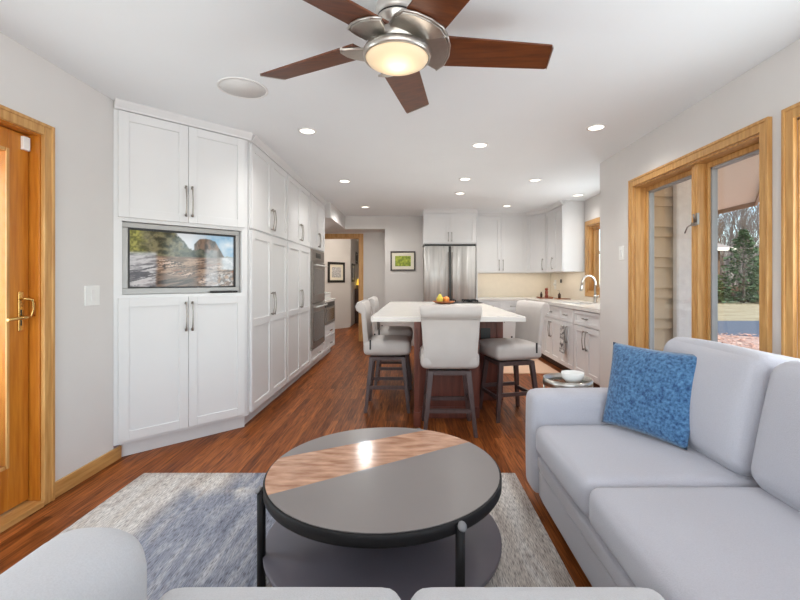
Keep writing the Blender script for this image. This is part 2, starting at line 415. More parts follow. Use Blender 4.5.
# casing (room side), jamb, threshold : local coords, y negative toward the camera
b_ = MB(); b_.box(0, 0.022, -0.012, 0.048, 0, 2.072); b_.box(0, 0.022, -1.06, -0.012, 2.012, 2.072); b_.box(0.001, 0.028, 0.032, 0.051, 0, 2.075); b_.box(0.001, 0.028, -1.06, 0.032, 2.056, 2.075)
b_.build('casing', M['oak_z'], d1, 0.004)
b_ = MB(); b_.box(-0.15, 0.0, -0.02, 0, 0, 2.03); b_.box(-0.15, 0.0, -1.015, -0.02, 2.005, 2.03); b_.build('jamb', M['oakdoor'], d1, 0.002)
b_ = MB(); b_.box(-0.15, 0.03, -1.015, -0.02, 0, 0.035); b_.build('threshold', M['oak_y'], d1, 0.006)
leaf = MB(); lx0, lx1 = -0.102, -0.052
leaf.box(lx0, lx1, -0.143, -0.026, 0.045, 2.0); leaf.box(lx0, lx1, -1.01, -0.89, 0.045, 2.0)
leaf.box(lx0, lx1, -0.89, -0.143, 0.045, 0.275); leaf.box(lx0, lx1, -0.89, -0.143, 1.885, 2.0)
lf = leaf.build('door_leaf', M['oakdoor'], d1, 0.003)
b_ = MB(); b_.box(lx1-0.002, lx1+0.006, -0.157, -0.141, 0.262, 1.90); b_.box(lx1-0.002, lx1+0.006, -0.89, -0.163, 0.262, 0.28); b_.box(lx1-0.002, lx1+0.006, -0.89, -0.163, 1.882, 1.90)
b_.build('glazing_bead', M['oak_z'], lf, 0.002)
MB().box(-0.080, -0.074, -0.89, -0.143, 0.275, 1.885).build('glass', M['glass'], lf)
b_ = MB()
z = 0.31
while z < 1.87:
    b_.hexa([(-0.098, -0.885, z), (-0.090, -0.885, z+0.006), (-0.090, -0.16, z+0.006), (-0.098, -0.16, z), (-0.098, -0.885, z+0.002), (-0.090, -0.885, z+0.008), (-0.090, -0.16, z+0.008), (-0.098, -0.16, z+0.002)]); z += 0.075
b_.build('blind', M['blind'], lf)
b_ = MB(); b_.box(lx1, lx1+0.008, -0.092, -0.062, 0.955, 1.165); hp = b_.build('handle_plate', M['brass'], d1, 0.003)
b_ = MB(); b_.tube([(lx1, -0.079, 1.03), (lx1+0.05, -0.079, 1.03), (lx1+0.056, -0.10, 1.03), (lx1+0.052, -0.20, 1.025)], [0.011, 0.009, 0.009, 0.007])
b_.build('lever', M['brass'], hp)
b_ = MB(); b_.tube([(lx1, -0.079, 1.125), (lx1+0.03, -0.075, 1.127), (lx1+0.04, -0.048, 1.12), (lx1+0.04, -0.040, 1.07), (lx1+0.03, -0.045, 1.03), (lx1, -0.079, 1.03)], 0.006)
b_.build('pull_loop', M['brass'], hp)
b_ = MB(); b_.box(lx1+0.0078, lx1+0.009, -0.083, -0.075, 0.985, 1.07); b_.build('keyhole_slot', M['black'], hp)
MB().box(-0.04, -0.02, -0.0225, -0.02, 1.03, 1.11).build('strike_plate', M['brass'], d1)
tag(MB().box(0, 0.018, -0.02, 0.02, 0, 0.072).build('contact_sensor', M['plate'], None, 0.003, (XL+lx1, 2.318-0.055, 1.915)), 'small white contact sensor high on the corner of the oak door', 'sensor')

# ------------------------------------------------------------------ windows on the right
def window(n, y0, y1, mull):
    wn_ = sempty('window_%d' % n, (XR, (y0+y1)/2, 0)); a, b = y0-(y0+y1)/2, y1-(y0+y1)/2
    t = 0.062
    c = MB(); c.box(-0.022, 0, a-t, a, zs-t, zt+t); c.box(-0.022, 0, b, b+t, zs-t, zt+t); c.box(-0.022, 0, a, b, zt, zt+t); c.box(-0.022, 0, a, b, zs-t, zs)
    e_ = 0.003; c.box(-0.028, -0.001, a-t-e_, a-t+0.016, zs-t-e_, zt+t+e_); c.box(-0.028, -0.001, b+t-0.016, b+t+e_, zs-t-e_, zt+t+e_); c.box(-0.028, -0.001, a-t+0.016, b+t-0.016, zt+t-0.016, zt+t+e_)
    c.build('casing', M['oak_z'], wn_, 0.003)
    j = MB(); j.box(0, 0.15, a, a+0.012, zs, zt); j.box(0, 0.15, b-0.012, b, zs, zt); j.box(0, 0.15, a, b, zt-0.012, zt); j.box(0, 0.15, a, b, zs, zs+0.012)
    j.build('jamb', M['oak_z'], wn_)
    ms = MB(); ms.box(0.03, 0.145, mull-0.035, mull+0.035, zs+0.012, zt-0.012); ms.box(0.025, 0.14, mull-0.010, mull+0.010, zs+0.012, zt-0.012)
    mo = ms.build('mullion', M['oak_z'], wn_, 0.003)
    lk = MB(); lk.box(0.012, 0.026, mull-0.03, mull+0.012, 1.605, 1.63); lk.tube([(0.02, mull-0.012, 1.62), (0.0, mull-0.04, 1.65), (-0.012, mull-0.05, 1.68)], 0.006); lk.tube([(0.02, mull+0.01, 1.62), (-0.002, mull+0.03, 1.60), (-0.006, mull+0.05, 1.56)], 0.005)
    lk.box(0.015, 0.03, mull-0.05, mull-0.03, 1.61, 1.69)
    lk.build('window_lock', M['pull'], mo)
    for (p, q) in ((a+0.012, mull-0.035), (mull+0.035, b-0.012)):
        f = MB(); s_ = 0.026; z0, z1 = zs+0.012, zt-0.012
        f.box(0.085, 0.145, p, p+s_, z0, z1); f.box(0.085, 0.145, q-s_, q, z0, z1); f.box(0.085, 0.145, p+s_, q-s_, z0, z0+0.05); f.box(0.085, 0.145, p+s_, q-s_, z1-s_-0.01, z1)
        fo = f.build('sash', M['oak_z'], wn_, 0.003)
        g = MB(); p2, q2, z2, z3 = p+s_, q-s_, z0+0.05, z1-s_-0.01; e = 0.014
        g.box(0.10, 0.138, p2, p2+e, z2, z3); g.box(0.10, 0.138, q2-e, q2, z2, z3); g.box(0.10, 0.138, p2, q2, z2, z2+e); g.box(0.10, 0.138, p2, q2, z3-e, z3)
        g.build('gasket', M['grey_alu'], fo)
        MB().box(0.118, 0.123, p2+e, q2-e, z2+e, z3-e).build('pane', M['glass'], fo)
window(1, 2.362, 3.718, -0.062)
window(2, 0.82, 2.15, 0.0)
# kitchen window over the sink
kw = sempty('window_3', (XK, 5.69, 0))
c = MB(); t = 0.07
c.box(-0.02, 0, 0.64, 0.64+t, 1.06-t, 2.04+t); c.box(-0.02, 0, -0.64-t, -0.64, 1.06-t, 2.04+t); c.box(-0.02, 0, -0.64, 0.64, 2.04, 2.04+t); c.box(-0.02, 0, -0.64, 0.64, 1.06-t, 1.06)
c.box(0, 0.16, 0.62, 0.64, 1.06, 2.04); c.box(0, 0.16, -0.64, -0.62, 1.06, 2.04); c.box(0, 0.16, -0.62, 0.62, 2.02, 2.04); c.box(0, 0.16, -0.62, 0.62, 1.06, 1.08)
c.build('casing', M['oak_z'], kw, 0.003)
c = MB(); c.box(0.06, 0.11, 0.57, 0.62, 1.08, 2.02); c.box(0.06, 0.11, -0.62, -0.57, 1.08, 2.02); c.box(0.06, 0.11, -0.57, 0.57, 1.97, 2.02); c.box(0.06, 0.11, -0.57, 0.57, 1.08, 1.13); c.box(0.06, 0.11, -0.03, 0.03, 1.13, 1.97)
fo = c.build('sash', M['oak_z'], kw, 0.003)
MB().box(0.083, 0.088, -0.57, 0.57, 1.13, 1.97).build('pane', M['glass'], fo)

# ------------------------------------------------------------------ cabinet helpers
def shaker(x0, x1, z0, z1, st=0.062, mid=None):
    m = MB(); g = 0.0015; x0 += g; x1 -= g; z0 += g; z1 -= g
    m.box(x0+st-0.004, x1-st+0.004, -0.011, 0, z0+st-0.004, z1-st+0.004)
    m.box(x0, x0+st, -0.021, 0, z0, z1); m.box(x1-st, x1, -0.021, 0, z0, z1)
    m.box(x0+st, x1-st, -0.021, 0, z1-st, z1); m.box(x0+st, x1-st, -0.021, 0, z0, z0+st)
    if mid: m.box(x0+st, x1-st, -0.021, 0, mid-st/2, mid+st/2)
    return m
def pull(x, z0, z1):
    m = MB(); y = -0.021; h = (z1-z0)
    m.tube([(x, y, z0+0.012), (x, y-0.022, z0+0.012)], 0.006, 8); m.tube([(x, y, z1-0.012), (x, y-0.022, z1-0.012)], 0.006, 8)
    m.tube([(x, y-0.018, z0), (x, y-0.026, z0+0.02*h/0.2), (x, y-0.031, z0+h*0.3), (x, y-0.034, z0+h*0.5), (x, y-0.031, z0+h*0.7), (x, y-0.026, z1-0.02*h/0.2), (x, y-0.018, z1)], [0.009, 0.006, 0.0045, 0.0045, 0.0045, 0.006, 0.009], 8)
    return m
def hpull(x, z, wd=0.13):
    m = MB(); y = -0.021; a, b = x-wd/2, x+wd/2
    m.tube([(a+0.012, y, z), (a+0.012, y-0.022, z)], 0.006, 8); m.tube([(b-0.012, y, z), (b-0.012, y-0.022, z)], 0.006, 8)
    m.tube([(a, y-0.018, z), (a+0.02, y-0.027, z), (x, y-0.034, z), (b-0.02, y-0.027, z), (b, y-0.018, z)], [0.009, 0.006, 0.005, 0.006, 0.009], 8)
    return m
def door(par, x0, x1, z0, z1, hx=None, hz=None, mid=None, st=0.062, name='door'):
    d = shaker(x0, x1, z0, z1, st, mid).build(name, M['cab'], par, 0.0015)
    if hx is not None: pull(hx, *hz).build('handle', M['pull'], d)
    return d
def drawer(par, x0, x1, z0, z1, flat=False):
    m = MB()
    if flat: m.box(x0+0.0015, x1-0.0015, -0.021, 0, z0+0.0015, z1-0.0015)
    else: m = shaker(x0, x1, z0, z1, 0.04)
    d = m.build('drawer', M['cab'], par, 0.0015)
    hpull((x0+x1)/2, (z0+z1)/2).build('handle', M['pull'], d)
    return d
def shell(x0, x1, depth, z0, z1, top=True):
    m = MB(); t = 0.018
    m.box(x0, x0+t, 0, depth, z0, z1); m.box(x1-t, x1, 0, depth, z0, z1); m.box(x0+t, x1-t, depth-t, depth, z0, z1); m.box(x0+t, x1-t, 0, depth-t, z0, z0+t)
    m.box(x0+t, x1-t, 0, t, z0+t, z1)
    if top: m.box(x0+t, x1-t, t, depth-t, z1-t, z1)
    return m
def crown(x0, x1, z0=2.383):
    m = MB(); y = [0.0, -0.026, -0.030, -0.052, -0.058]; zz = [z0, z0, z0+0.012, H-0.014, H-0.001]
    prof = [(0.02, z0)] + list(zip(y, zz)) + [(0.02, H-0.001)]
    a = [m.bm.verts.new((x0, yy, z)) for yy, z in prof]; b = [m.bm.verts.new((x1, yy, z)) for yy, z in prof]
    n = len(prof)
    m.bm.faces.new(a); m.bm.faces.new(list(reversed(b)))
    for i in range(n): m.bm.faces.new((a[i], b[i], b[(i+1) % n], a[(i+1) % n]))
    return m

# ------------------------------------------------------------------ angled cabinet with the television
W = 0.922
tvc = thing('tall_cabinet', 'angled tall white cabinet holding the television beside the oak door', 'cabinet', (XL, 2.87, 0), R(45))
bd = MB()
poly = [(0, 0), (W, 0), (W, 0.008), (0.5, 0.43), (0, 0.43)]
bd.prism(poly, 0.105, 1.125); bd.prism(poly, 1.632, H-0.001)
bd.prism([(0, 0.10), (0.82, 0.10), (0.5, 0.43), (0, 0.43)], 1.125, 1.632)
bd.box(0, 0.048, 0, 0.10, 1.125, 1.632); bd.prism([(0.872, 0), (W, 0), (W, 0.008), (0.872, 0.058)], 1.125, 1.632)
bd.build('body', M['cab'], tvc)
MB().box(0.05, W-0.002, 0.055, 0.075, 0, 0.105).build('toe_kick', M['kick'], tvc)
crown(0.0, W+0.02).build('crown', M['cab'], tvc, 0.001)
door(tvc, 0.022, 0.462, 1.655, 2.38, 0.440, (1.70, 1.925)); door(tvc, 0.462, 0.895, 1.655, 2.38, 0.484, (1.70, 1.925))
door(tvc, 0.022, 0.462, 0.125, 1.105, 0.440, (0.85, 1.065)); door(tvc, 0.462, 0.895, 0.125, 1.105, 0.484, (0.85, 1.065))
# television
tv = thing('television', 'flat television with silver surround showing a rocky beach scene', 'television', tuple(Vector((XL, 2.87, 1.127)) + Matrix.Rotation(R(45), 3, 'Z') @ Vector((0.46, 0.03, 0))), R(45))
hw, hh = 0.408, 0.502
f = MB(); bz = 0.036
f.box(-hw, hw, 0, 0.045, 0, 0.042); f.box(-hw, hw, 0, 0.045, hh-0.036, hh); f.box(-hw, -hw+bz, 0, 0.045, 0.042, hh-0.036); f.box(hw-bz+0.006, hw, 0, 0.045, 0.042, hh-0.036)
f.build('surround', M['silverbezel'], tv, 0.003)
f = MB(); sx0, sx1, sz0, sz1 = -hw+bz, hw-bz+0.006, 0.042, hh-0.036
f.box(sx0, sx1, 0.022, 0.03, sz0, sz1); f.box(sx0, sx0+0.012, 0.005, 0.022, sz0, sz1); f.box(sx1-0.012, sx1, 0.005, 0.022, sz0, sz1); f.box(sx0+0.012, sx1-0.012, 0.005, 0.022, sz0, sz0+0.010); f.box(sx0+0.012, sx1-0.012, 0.005, 0.022, sz1-0.014, sz1)
f.build('inner_bezel', M['black'], tv)
# screen picture: a procedural beach view with painted window reflections, coloured vertex by vertex
NU, NV = 160, 90
def vnoise(x, y, seed, octv=4):
    t_ = 0; a = 1; s = 0
    for o_ in range(octv):
        r_ = np.random.RandomState(seed+o_); g = r_.rand(64, 64)
        fx, fy = x*2**o_, y*2**o_
        i, j = np.floor(fx).astype(int), np.floor(fy).astype(int); u, v = fx-i, fy-j
        u = u*u*(3-2*u); v = v*v*(3-2*v); i %= 63; j %= 63
        t_ = t_ + a*((g[i, j]*(1-u)+g[i+1, j]*u)*(1-v) + (g[i, j+1]*(1-u)+g[i+1, j+1]*u)*v); s += a; a *= 0.55
    return t_/s
uu, vv = np.meshgrid(np.linspace(0, 1, NU+1), np.linspace(0, 1, NV+1))
def colr(*c): return np.array(c, float)/255
pic = np.zeros((NV+1, NU+1, 3))
def lay(mask, c1, c2, tex):
    global pic
    k = np.clip(tex, 0, 1)[..., None]; cc = colr(*c1)*(1-k) + colr(*c2)*k
    m_ = np.clip(mask, 0, 1)[..., None]; pic = pic*(1-m_) + cc*m_
def st(x, s=60): return np.clip(x*s+0.5, 0, 1)
n1 = vnoise(uu*9, vv*6, 1); n2 = vnoise(uu*26, vv*16, 5); n3 = vnoise(uu*7+vv*14, vv*26-uu*10, 11); n4 = vnoise(uu*14, vv*9, 21); n5 = vnoise(uu*40, vv*24, 31)
lay(np.ones_like(uu), (238, 240, 242), (150, 192, 222), st(n1-0.42, 2)*st(uu-0.66, 4))
ridge = 0.60 + 0.40*np.exp(-((uu-0.36)/0.17)**2) + 0.16*(vnoise(uu*18, uu*0, 41)-0.5)
lay(st(ridge-vv), (84, 92, 80), (150, 150, 140), st(n2-0.5+0.6*(vnoise(uu*30, vv*4, 71)-0.5), 3))
head = np.where(uu < 0.585, 0.0*uu, np.where(uu < 0.80, 0.93-0.30*np.abs(uu-0.70)-1.4*np.clip(0.64-uu, 0, 1), 0.90-(uu-0.80)*3.2))
lay(st(head+0.04*(n4-0.5)-vv)*st(uu-0.585), (70, 56, 48), (140, 112, 92), st(vnoise(uu*34, vv*7, 81)-0.5, 4)*st(vv-0.62, 4))
lay(st(0.70+0.10*(0.6-uu)+0.25*(n4-0.5)-vv)*st(uu-0.34, 8)*st(0.80-uu, 8)*st(vv-0.42), (52, 58, 48), (104, 106, 88), st(n2-0.5, 3))
tree = st(0.44+0.16*(n4-0.5)*2 - uu, 12)*st(vv-0.55+0.15*(n1-0.5), 20)
lay(tree, (62, 62, 44), (140, 132, 98), st(n2-0.5, 3))
lay(tree*st(0.13-uu+0.2*(n4-0.5), 8), (104, 104, 44), (186, 180, 92), st(n5-0.5, 3))
lay(st(0.56-vv, 50), (126, 98, 80), (188, 156, 132), st(n3-0.5, 4))
diag = vnoise(uu*5+vv*3, vv*30-uu*12, 51, 3)
lay(st(0.52-vv, 30)*st(diag-0.56, 20), (84, 62, 52), (60, 48, 44), n5)
lay(st(0.50-vv, 30)*st(diag-0.66, 30), (214, 176, 152), (232, 208, 192), n5)
lay(st(0.50-vv, 30)*st(0.28-diag, 20), (176, 120, 96), (150, 96, 76), n5)
surf = st(uu-0.86+0.08*(n1-0.5), 14)*st(vv-0.36+0.05*n4, 30)*st(0.58-vv, 30)
lay(surf, (240, 242, 244), (206, 212, 216), st(n2-0.5, 4))
lay(st(uu-0.72, 5)*st(0.26-vv, 10)*st(n2-0.50, 6), (100, 92, 88), (216, 212, 208), st(n5-0.5, 4))
lay(0.85*st(0.235-uu, 30)*st(0.62-vv, 20), (150, 152, 158), (226, 228, 232), st(n3-0.5, 4))  # pale window reflection painted into the lower left of the picture
lay(st(0.235-uu, 30)*st(0.40-vv, 14)*st(diag-0.52, 14), (88, 88, 92), (120, 120, 126), n5)  # darker streaks within that painted reflection
lay(0.55*st(uu-0.70, 30)*st(0.83-uu, 30)*st(0.72-vv, 20), (196, 202, 212), (232, 236, 242), n2)  # pale upright reflection painted over the right side
lay(st(uu-0.235, 30)*st(0.60-uu, 10)*st(0.20-vv+0.25*(0.45-uu), 16), (60, 50, 46), (128, 104, 88), st(diag-0.5, 5))
bm = bmesh.new(); grid = [[bm.verts.new((sx0+0.012+(sx1-sx0-0.024)*i/NU, 0.0215, sz0+0.010+(sz1-sz0-0.024)*j/NV)) for i in range(NU+1)] for j in range(NV+1)]
cl_ = bm.loops.layers.float_color.new('picture')
for j in range(NV):
    for i in range(NU):
        f = bm.faces.new((grid[j][i], grid[j][i+1], grid[j+1][i+1], grid[j+1][i]))
        for lp, (jj, ii) in zip(f.loops, ((j, i), (j, i+1), (j+1, i+1), (j+1, i))):
            p_ = pic[jj, ii]; lp[cl_] = (*[float(v) for v in np.where(p_ <= 0.04045, p_/12.92, ((p_+0.055)/1.055)**2.4)], 1)
me = bpy.data.meshes.new('screen'); bm.to_mesh(me); bm.free()
sm = bpy.data.materials.new('tv_screen'); sm.use_nodes = True; n = sm.node_tree.nodes; p = n['Principled BSDF']
at = n.new('ShaderNodeAttribute'); at.attribute_name = 'picture'; sm.node_tree.links.new(at.outputs['Color'], p.inputs['Emission Color'])
p.inputs['Emission Strength'].default_value = 0.75; p.inputs['Base Color'].default_value = (0.01, 0.01, 0.01, 1); p.inputs['Roughness'].default_value = 0.08
me.materials.append(sm); so = bpy.data.objects.new('screen', me); C.objects.link(so); so.parent = tv
rc = MB(); rc.rbox((0, 0, 0.009), (0.21, 0.035, 0.018), 0.007, 6)
tag(rc.build('remote_control', M['black'], None, 0, tuple(Vector((XL, 2.87, 1.1255)) + Matrix.Rotation(R(45), 3, 'Z') @ Vector((0.735, 0.010, 0))), R(45)), 'black remote control lying below the television screen', 'remote control')

# ------------------------------------------------------------------ pantry run on the left
XF = -1.36
def pantry(y0, wd, label):
    t = thing('pantry_cabinet', label, 'cabinet', (XF, y0, 0), R(90), 'tall pantry cabinets')
    MB().box(0, wd, 0, 0.6, 0.105, H-0.001).build('body', M['cab'], t)
    MB().box(0, wd, 0.06, 0.08, 0, 0.105).build('toe_kick', M['kick'], t)
    crown(0, wd).build('crown', M['cab'], t)
    c = wd/2
    door(t, 0.012, c, 0.12, 1.645, c-0.03, (0.90, 1.115), 0.865); door(t, c, wd-0.012, 0.12, 1.645, c+0.03, (0.90, 1.115), 0.865)
    door(t, 0.012, c, 1.662, 2.38, c-0.03, (1.70, 1.90)); door(t, c, wd-0.012, 1.662, 2.38, c+0.03, (1.70, 1.90))
pantry(3.545, 1.035, 'tall white pantry cabinet next to the television cabinet')
pantry(4.582, 1.035, 'tall white pantry cabinet next to the wall ovens')
ot = thing('oven_cabinet', 'tall white cabinet housing the double wall oven', 'cabinet', (XF, 5.62, 0), R(90)); WO = 0.92
b_ = MB(); b_.box(0, 0.055, 0, 0.6, 0.105, 1.655); b_.box(WO-0.055, WO, 0, 0.6, 0.105, 1.655); b_.box(0, WO, 0, 0.6, 1.655, H-0.001); b_.box(0.055, WO-0.055, 0, 0.6, 0.105, 0.292); b_.box(0.055, WO-0.055, 0.56, 0.6, 0.292, 1.655)
b_.build('body', M['cab'], ot)
MB().box(0, WO, 0.06, 0.08, 0, 0.105).build('toe_kick', M['kick'], ot); crown(0, WO).build('crown', M['cab'], ot)
door(ot, 0.012, WO/2, 1.668, 2.38, WO/2-0.03, (1.70, 1.90)); door(ot, WO/2, WO-0.012, 1.668, 2.38, WO/2+0.03, (1.70, 1.90))
drawer(ot, 0.02, WO-0.02, 0.12, 0.285)
ov = thing('wall_oven', 'stainless double wall oven in the tall white cabinet', 'oven', (XF, 5.62, 0.292), R(90))
a, b = 0.057, WO-0.057
MB().box(a, b, 0.0, 0.5, 0.002, 1.361).build('housing', M['steel_dark'], ov)
o1 = MB().box(a, b, -0.03, -0.002, 0.01, 0.62).build('oven_door', M['steel_dark'], ov, 0.003)
MB().box(a+0.07, b-0.07, -0.032, -0.03, 0.09, 0.50).build('oven_window', M['ovenglass'], o1)
MB().tube([(a+0.05, -0.075, 0.575), (b-0.05, -0.075, 0.575)], 0.012).tube([(a+0.08, -0.03, 0.575), (a+0.08, -0.075, 0.575)], 0.008).tube([(b-0.08, -0.03, 0.575), (b-0.08, -0.075, 0.575)], 0.008).build('handle', M['steel'], o1)
o2 = MB().box(a, b, -0.03, -0.002, 0.63, 1.19).build('oven_door', M['steel_dark'], ov, 0.003)
MB().box(a+0.07, b-0.07, -0.032, -0.03, 0.74, 1.10).build('oven_window', M['ovenglass'], o2)
MB().tube([(a+0.05, -0.075, 1.145), (b-0.05, -0.075, 1.145)], 0.012).tube([(a+0.08, -0.03, 1.145), (a+0.08, -0.075, 1.145)], 0.008).tube([(b-0.08, -0.03, 1.145), (b-0.08, -0.075, 1.145)], 0.008).build('handle', M['steel'], o2)
cp = MB().box(a, b, -0.02, -0.002, 1.20, 1.36).build('control_panel', M['steel_dark'], ov, 0.003)
MB().box(a+0.25, b-0.25, -0.022, -0.02, 1.25, 1.32).build('display', M['black'], cp)
# end base cabinet beyond the ovens
eb = thing('base_cabinet', 'low white drawer cabinet past the wall ovens', 'cabinet', (XF, 6.545, 0), R(90)); WE = 0.85
b_ = MB(); b_.box(0, 0.03, 0, 0.6, 0.105, 0.88); b_.box(WE-0.03, WE, 0, 0.6, 0.105, 0.88); b_.box(0.03, WE-0.03, 0, 0.6, 0.105, 0.53); b_.box(0.03, WE-0.03, 0.5, 0.6, 0.53, 0.88)
b_.build('body', M['cab'], eb); MB().box(0, WE, 0.06, 0.08, 0, 0.105).build('toe_kick', M['kick'], eb)
drawer(eb, 0.015, WE-0.015, 0.12, 0.31); drawer(eb, 0.015, WE-0.015, 0.315, 0.52)
tag(MB().box(0, WE+0.02, -0.03, 0.615, 0.881, 0.921).build('countertop', M['quartz'], None, 0.003, (XF, 6.545, 0), R(90)), 'short white quartz countertop past the wall ovens', 'countertop')
mw = thing('microwave_drawer', 'dark steel built-in microwave drawer under the short white countertop', 'microwave', (XF, 6.545, 0), R(90))
MB().box(0.035, WE-0.035, -0.001, 0.45, 0.533, 0.878).build('housing', M['steel_dark'], mw)
m_ = MB().box(0.035, WE-0.035, -0.028, -0.001, 0.535, 0.80).build('front', M['steel_dark'], mw, 0.002)
MB().box(0.10, WE-0.10, -0.030, -0.028, 0.58, 0.77).build('window', M['ovenglass'], m_)
MB().box(0.035, WE-0.035, -0.022, -0.001, 0.803, 0.876).build('control_panel', M['black'], mw)
bx = thing('storage_box', 'low white lidded box on the short countertop past the ovens', 'box', (XF-0.16, 7.0, 0.9215), 0)
MB().box(-0.12, 0.12, -0.3, 0.3, 0, 0.08).build('box_body', M['ceramic'], bx, 0.006); MB().box(-0.125, 0.125, -0.305, 0.305, 0.0805, 0.105).build('lid', M['ceramic'], bx, 0.006)

# ------------------------------------------------------------------ back kitchen: refrigerator and cabinets
fr = thing('refrigerator', 'stainless french door refrigerator at the back of the kitchen', 'refrigerator', (0.205, 7.25, 0)); WF = 0.885
fr.scale = (1, 1, 1.016)
MB().box(0.005, WF-0.005, 0.06, 0.72, 0.02, 1.79).build('body', M['steel_dark'], fr, 0.004)
MB().box(0.01, WF-0.01, 0.0, 0.06, 1.793, 1.818).build('top_gap', M['black'], fr)  # black strip put in for the dark gap above the doors
def fdoor(x0, x1, z0, z1, name='door'):
    m = MB(); n_ = 10
    for i in range(n_):
        a, b = x0+(x1-x0)*i/n_, x0+(x1-x0)*(i+1)/n_
        ya = 0.0-0.022*(1-((2*i/n_)-1)**2); yb = 0.0-0.022*(1-((2*(i+1)/n_)-1)**2)
        m.hexa([(a, ya, z0), (b, yb, z0), (b, 0.055, z0), (a, 0.055, z0), (a, ya, z1), (b, yb, z1), (b, 0.055, z1), (a, 0.055, z1)])
    bmesh.ops.remove_doubles(m.bm, verts=m.bm.verts[:], dist=1e-5)
    o = m.build(name, M['steel'], fr)
    for p in o.data.polygons: p.use_smooth = abs(p.normal.y) > 0.5 and abs(p.normal.z) < 0.5
    return o
fdoor(0.004, WF/2-0.022, 0.79, 1.785); fdoor(WF/2+0.022, WF-0.004, 0.79, 1.785)
MB().box(WF/2-0.021, WF/2+0.021, 0.012, 0.06, 0.79, 1.78).build('door_gap', M['black'], fr)
MB().tube([(WF/2-0.032, -0.05, 0.9), (WF/2-0.032, -0.05, 1.68)], 0.010).tube([(WF/2-0.032, 0.0, 0.93), (WF/2-0.032, -0.05, 0.93)], 0.007).tube([(WF/2-0.032, 0.0, 1.65), (WF/2-0.032, -0.05, 1.65)], 0.007).build('handle', M['steel_dark'], fr)
MB().tube([(WF/2+0.032, -0.05, 0.9), (WF/2+0.032, -0.05, 1.68)], 0.010).tube([(WF/2+0.032, 0.0, 0.93), (WF/2+0.032, -0.05, 0.93)], 0.007).tube([(WF/2+0.032, 0.0, 1.65), (WF/2+0.032, -0.05, 1.65)], 0.007).build('handle', M['steel_dark'], fr)
MB().box(0.012, WF-0.012, 0.02, 0.06, 0.755, 0.788).build('drawer_gap', M['black'], fr)
fd = fdoor(0.004, WF-0.004, 0.06, 0.752, 'freezer_drawer')
MB().tube([(0.08, -0.07, 0.70), (WF-0.08, -0.07, 0.70)], 0.010).tube([(0.12, -0.01, 0.70), (0.12, -0.07, 0.70)], 0.007).tube([(WF-0.12, -0.01, 0.70), (WF-0.12, -0.07, 0.70)], 0.007).build('handle', M['steel'], fd)

fc = thing('over_fridge_cabinet', 'white two-door cabinet above the refrigerator', 'cabinet', (0.195, 7.30, 0)); WC = 0.91
MB().box(0, WC, 0, 0.69, 1.852, H-0.001).build('body', M['cab'], fc); crown(0, WC).build('crown', M['cab'], fc)
door(fc, 0.01, WC/2, 1.86, 2.375, WC/2-0.03, (1.90, 2.05)); door(fc, WC/2, WC-0.01, 1.86, 2.375, WC/2+0.03, (1.90, 2.05))
tag(MB().box(0, 0.02, 0, 0.70, 0, H-0.001).build('end_panel', M['cab'], None, 0, (1.106, 7.29, 0)), 'tall white end panel along the right side of the refrigerator', 'panel')
ub = thing('upper_cabinet', 'white two-door upper cabinet right of the refrigerator', 'cabinet', (1.13, 7.64, 0), 0, 'kitchen upper cabinets'); WU = 0.93
MB().box(0, WU, 0, 0.355, 1.365, H-0.001).build('body', M['cab'], ub); crown(0, WU).build('crown', M['cab'], ub)
door(ub, 0.005, WU/2, 1.37, 2.375, WU/2-0.035, (1.41, 1.60)); door(ub, WU/2, WU-0.005, 1.37, 2.375, WU/2+0.035, (1.41, 1.60))
# diagonal corner upper
cu = thing('corner_upper_cabinet', 'white angled corner upper cabinet above the backsplash', 'cabinet', (2.062, 7.64, 0), math.atan2(-0.40, 0.24), 'kitchen upper cabinets')
Lc = math.hypot(0.24, 0.40)
inv = Matrix.Rotation(-math.atan2(-0.40, 0.24), 3, 'Z')
pl = [tuple((inv @ Vector((x-2.062, y-7.64, 0)))[:2]) for x, y in ((2.064, 7.64), (2.302, 7.242), (2.615, 7.242), (2.615, 7.995), (2.064, 7.995))]
MB().prism(pl, 1.365, H-0.001).build('body', M['cab'], cu); crown(0.012, Lc-0.012).build('crown', M['cab'], cu)
door(cu, 0.014, Lc-0.014, 1.37, 2.375, Lc-0.07, (1.41, 1.60))
ru = thing('upper_cabinet', 'white upper cabinet beside the kitchen window', 'cabinet', (2.302, 7.238, 0), R(-90), 'kitchen upper cabinets'); WR = 0.79
MB().box(0, WR, 0, 0.313, 1.365, H-0.001).build('body', M['cab'], ru); crown(0, WR).build('crown', M['cab'], ru)
door(ru, 0.005, 0.395, 1.37, 2.375, 0.36, (1.41, 1.60)); door(ru, 0.395, WR-0.005, 1.37, 2.375)
# base cabinets
bb = thing('base_cabinet', 'white base cabinet with drawers right of the refrigerator', 'cabinet', (1.13, 7.385, 0)); WB = 0.85
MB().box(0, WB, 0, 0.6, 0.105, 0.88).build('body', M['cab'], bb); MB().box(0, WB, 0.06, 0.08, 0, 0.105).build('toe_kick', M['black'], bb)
drawer(bb, 0.01, WB/2, 0.70, 0.87); drawer(bb, WB/2, WB-0.01, 0.70, 0.87)
door(bb, 0.01, WB/2, 0.12, 0.69, WB/2-0.04, (0.5, 0.65)); door(bb, WB/2, WB-0.01, 0.12, 0.69, WB/2+0.04, (0.5, 0.65))
cb = thing('corner_base_cabinet', 'white corner base cabinet under the counter corner', 'cabinet', (2.0, 7.99, 0), R(-90)); WCb = 1.58
MB().box(0, WCb, 0.0, 0.61, 0.105, 0.88).build('body', M['cab'], cb)
MB().box(0.62, WCb, 0.06, 0.08, 0, 0.105).build('toe_kick', M['darkwood'], cb)
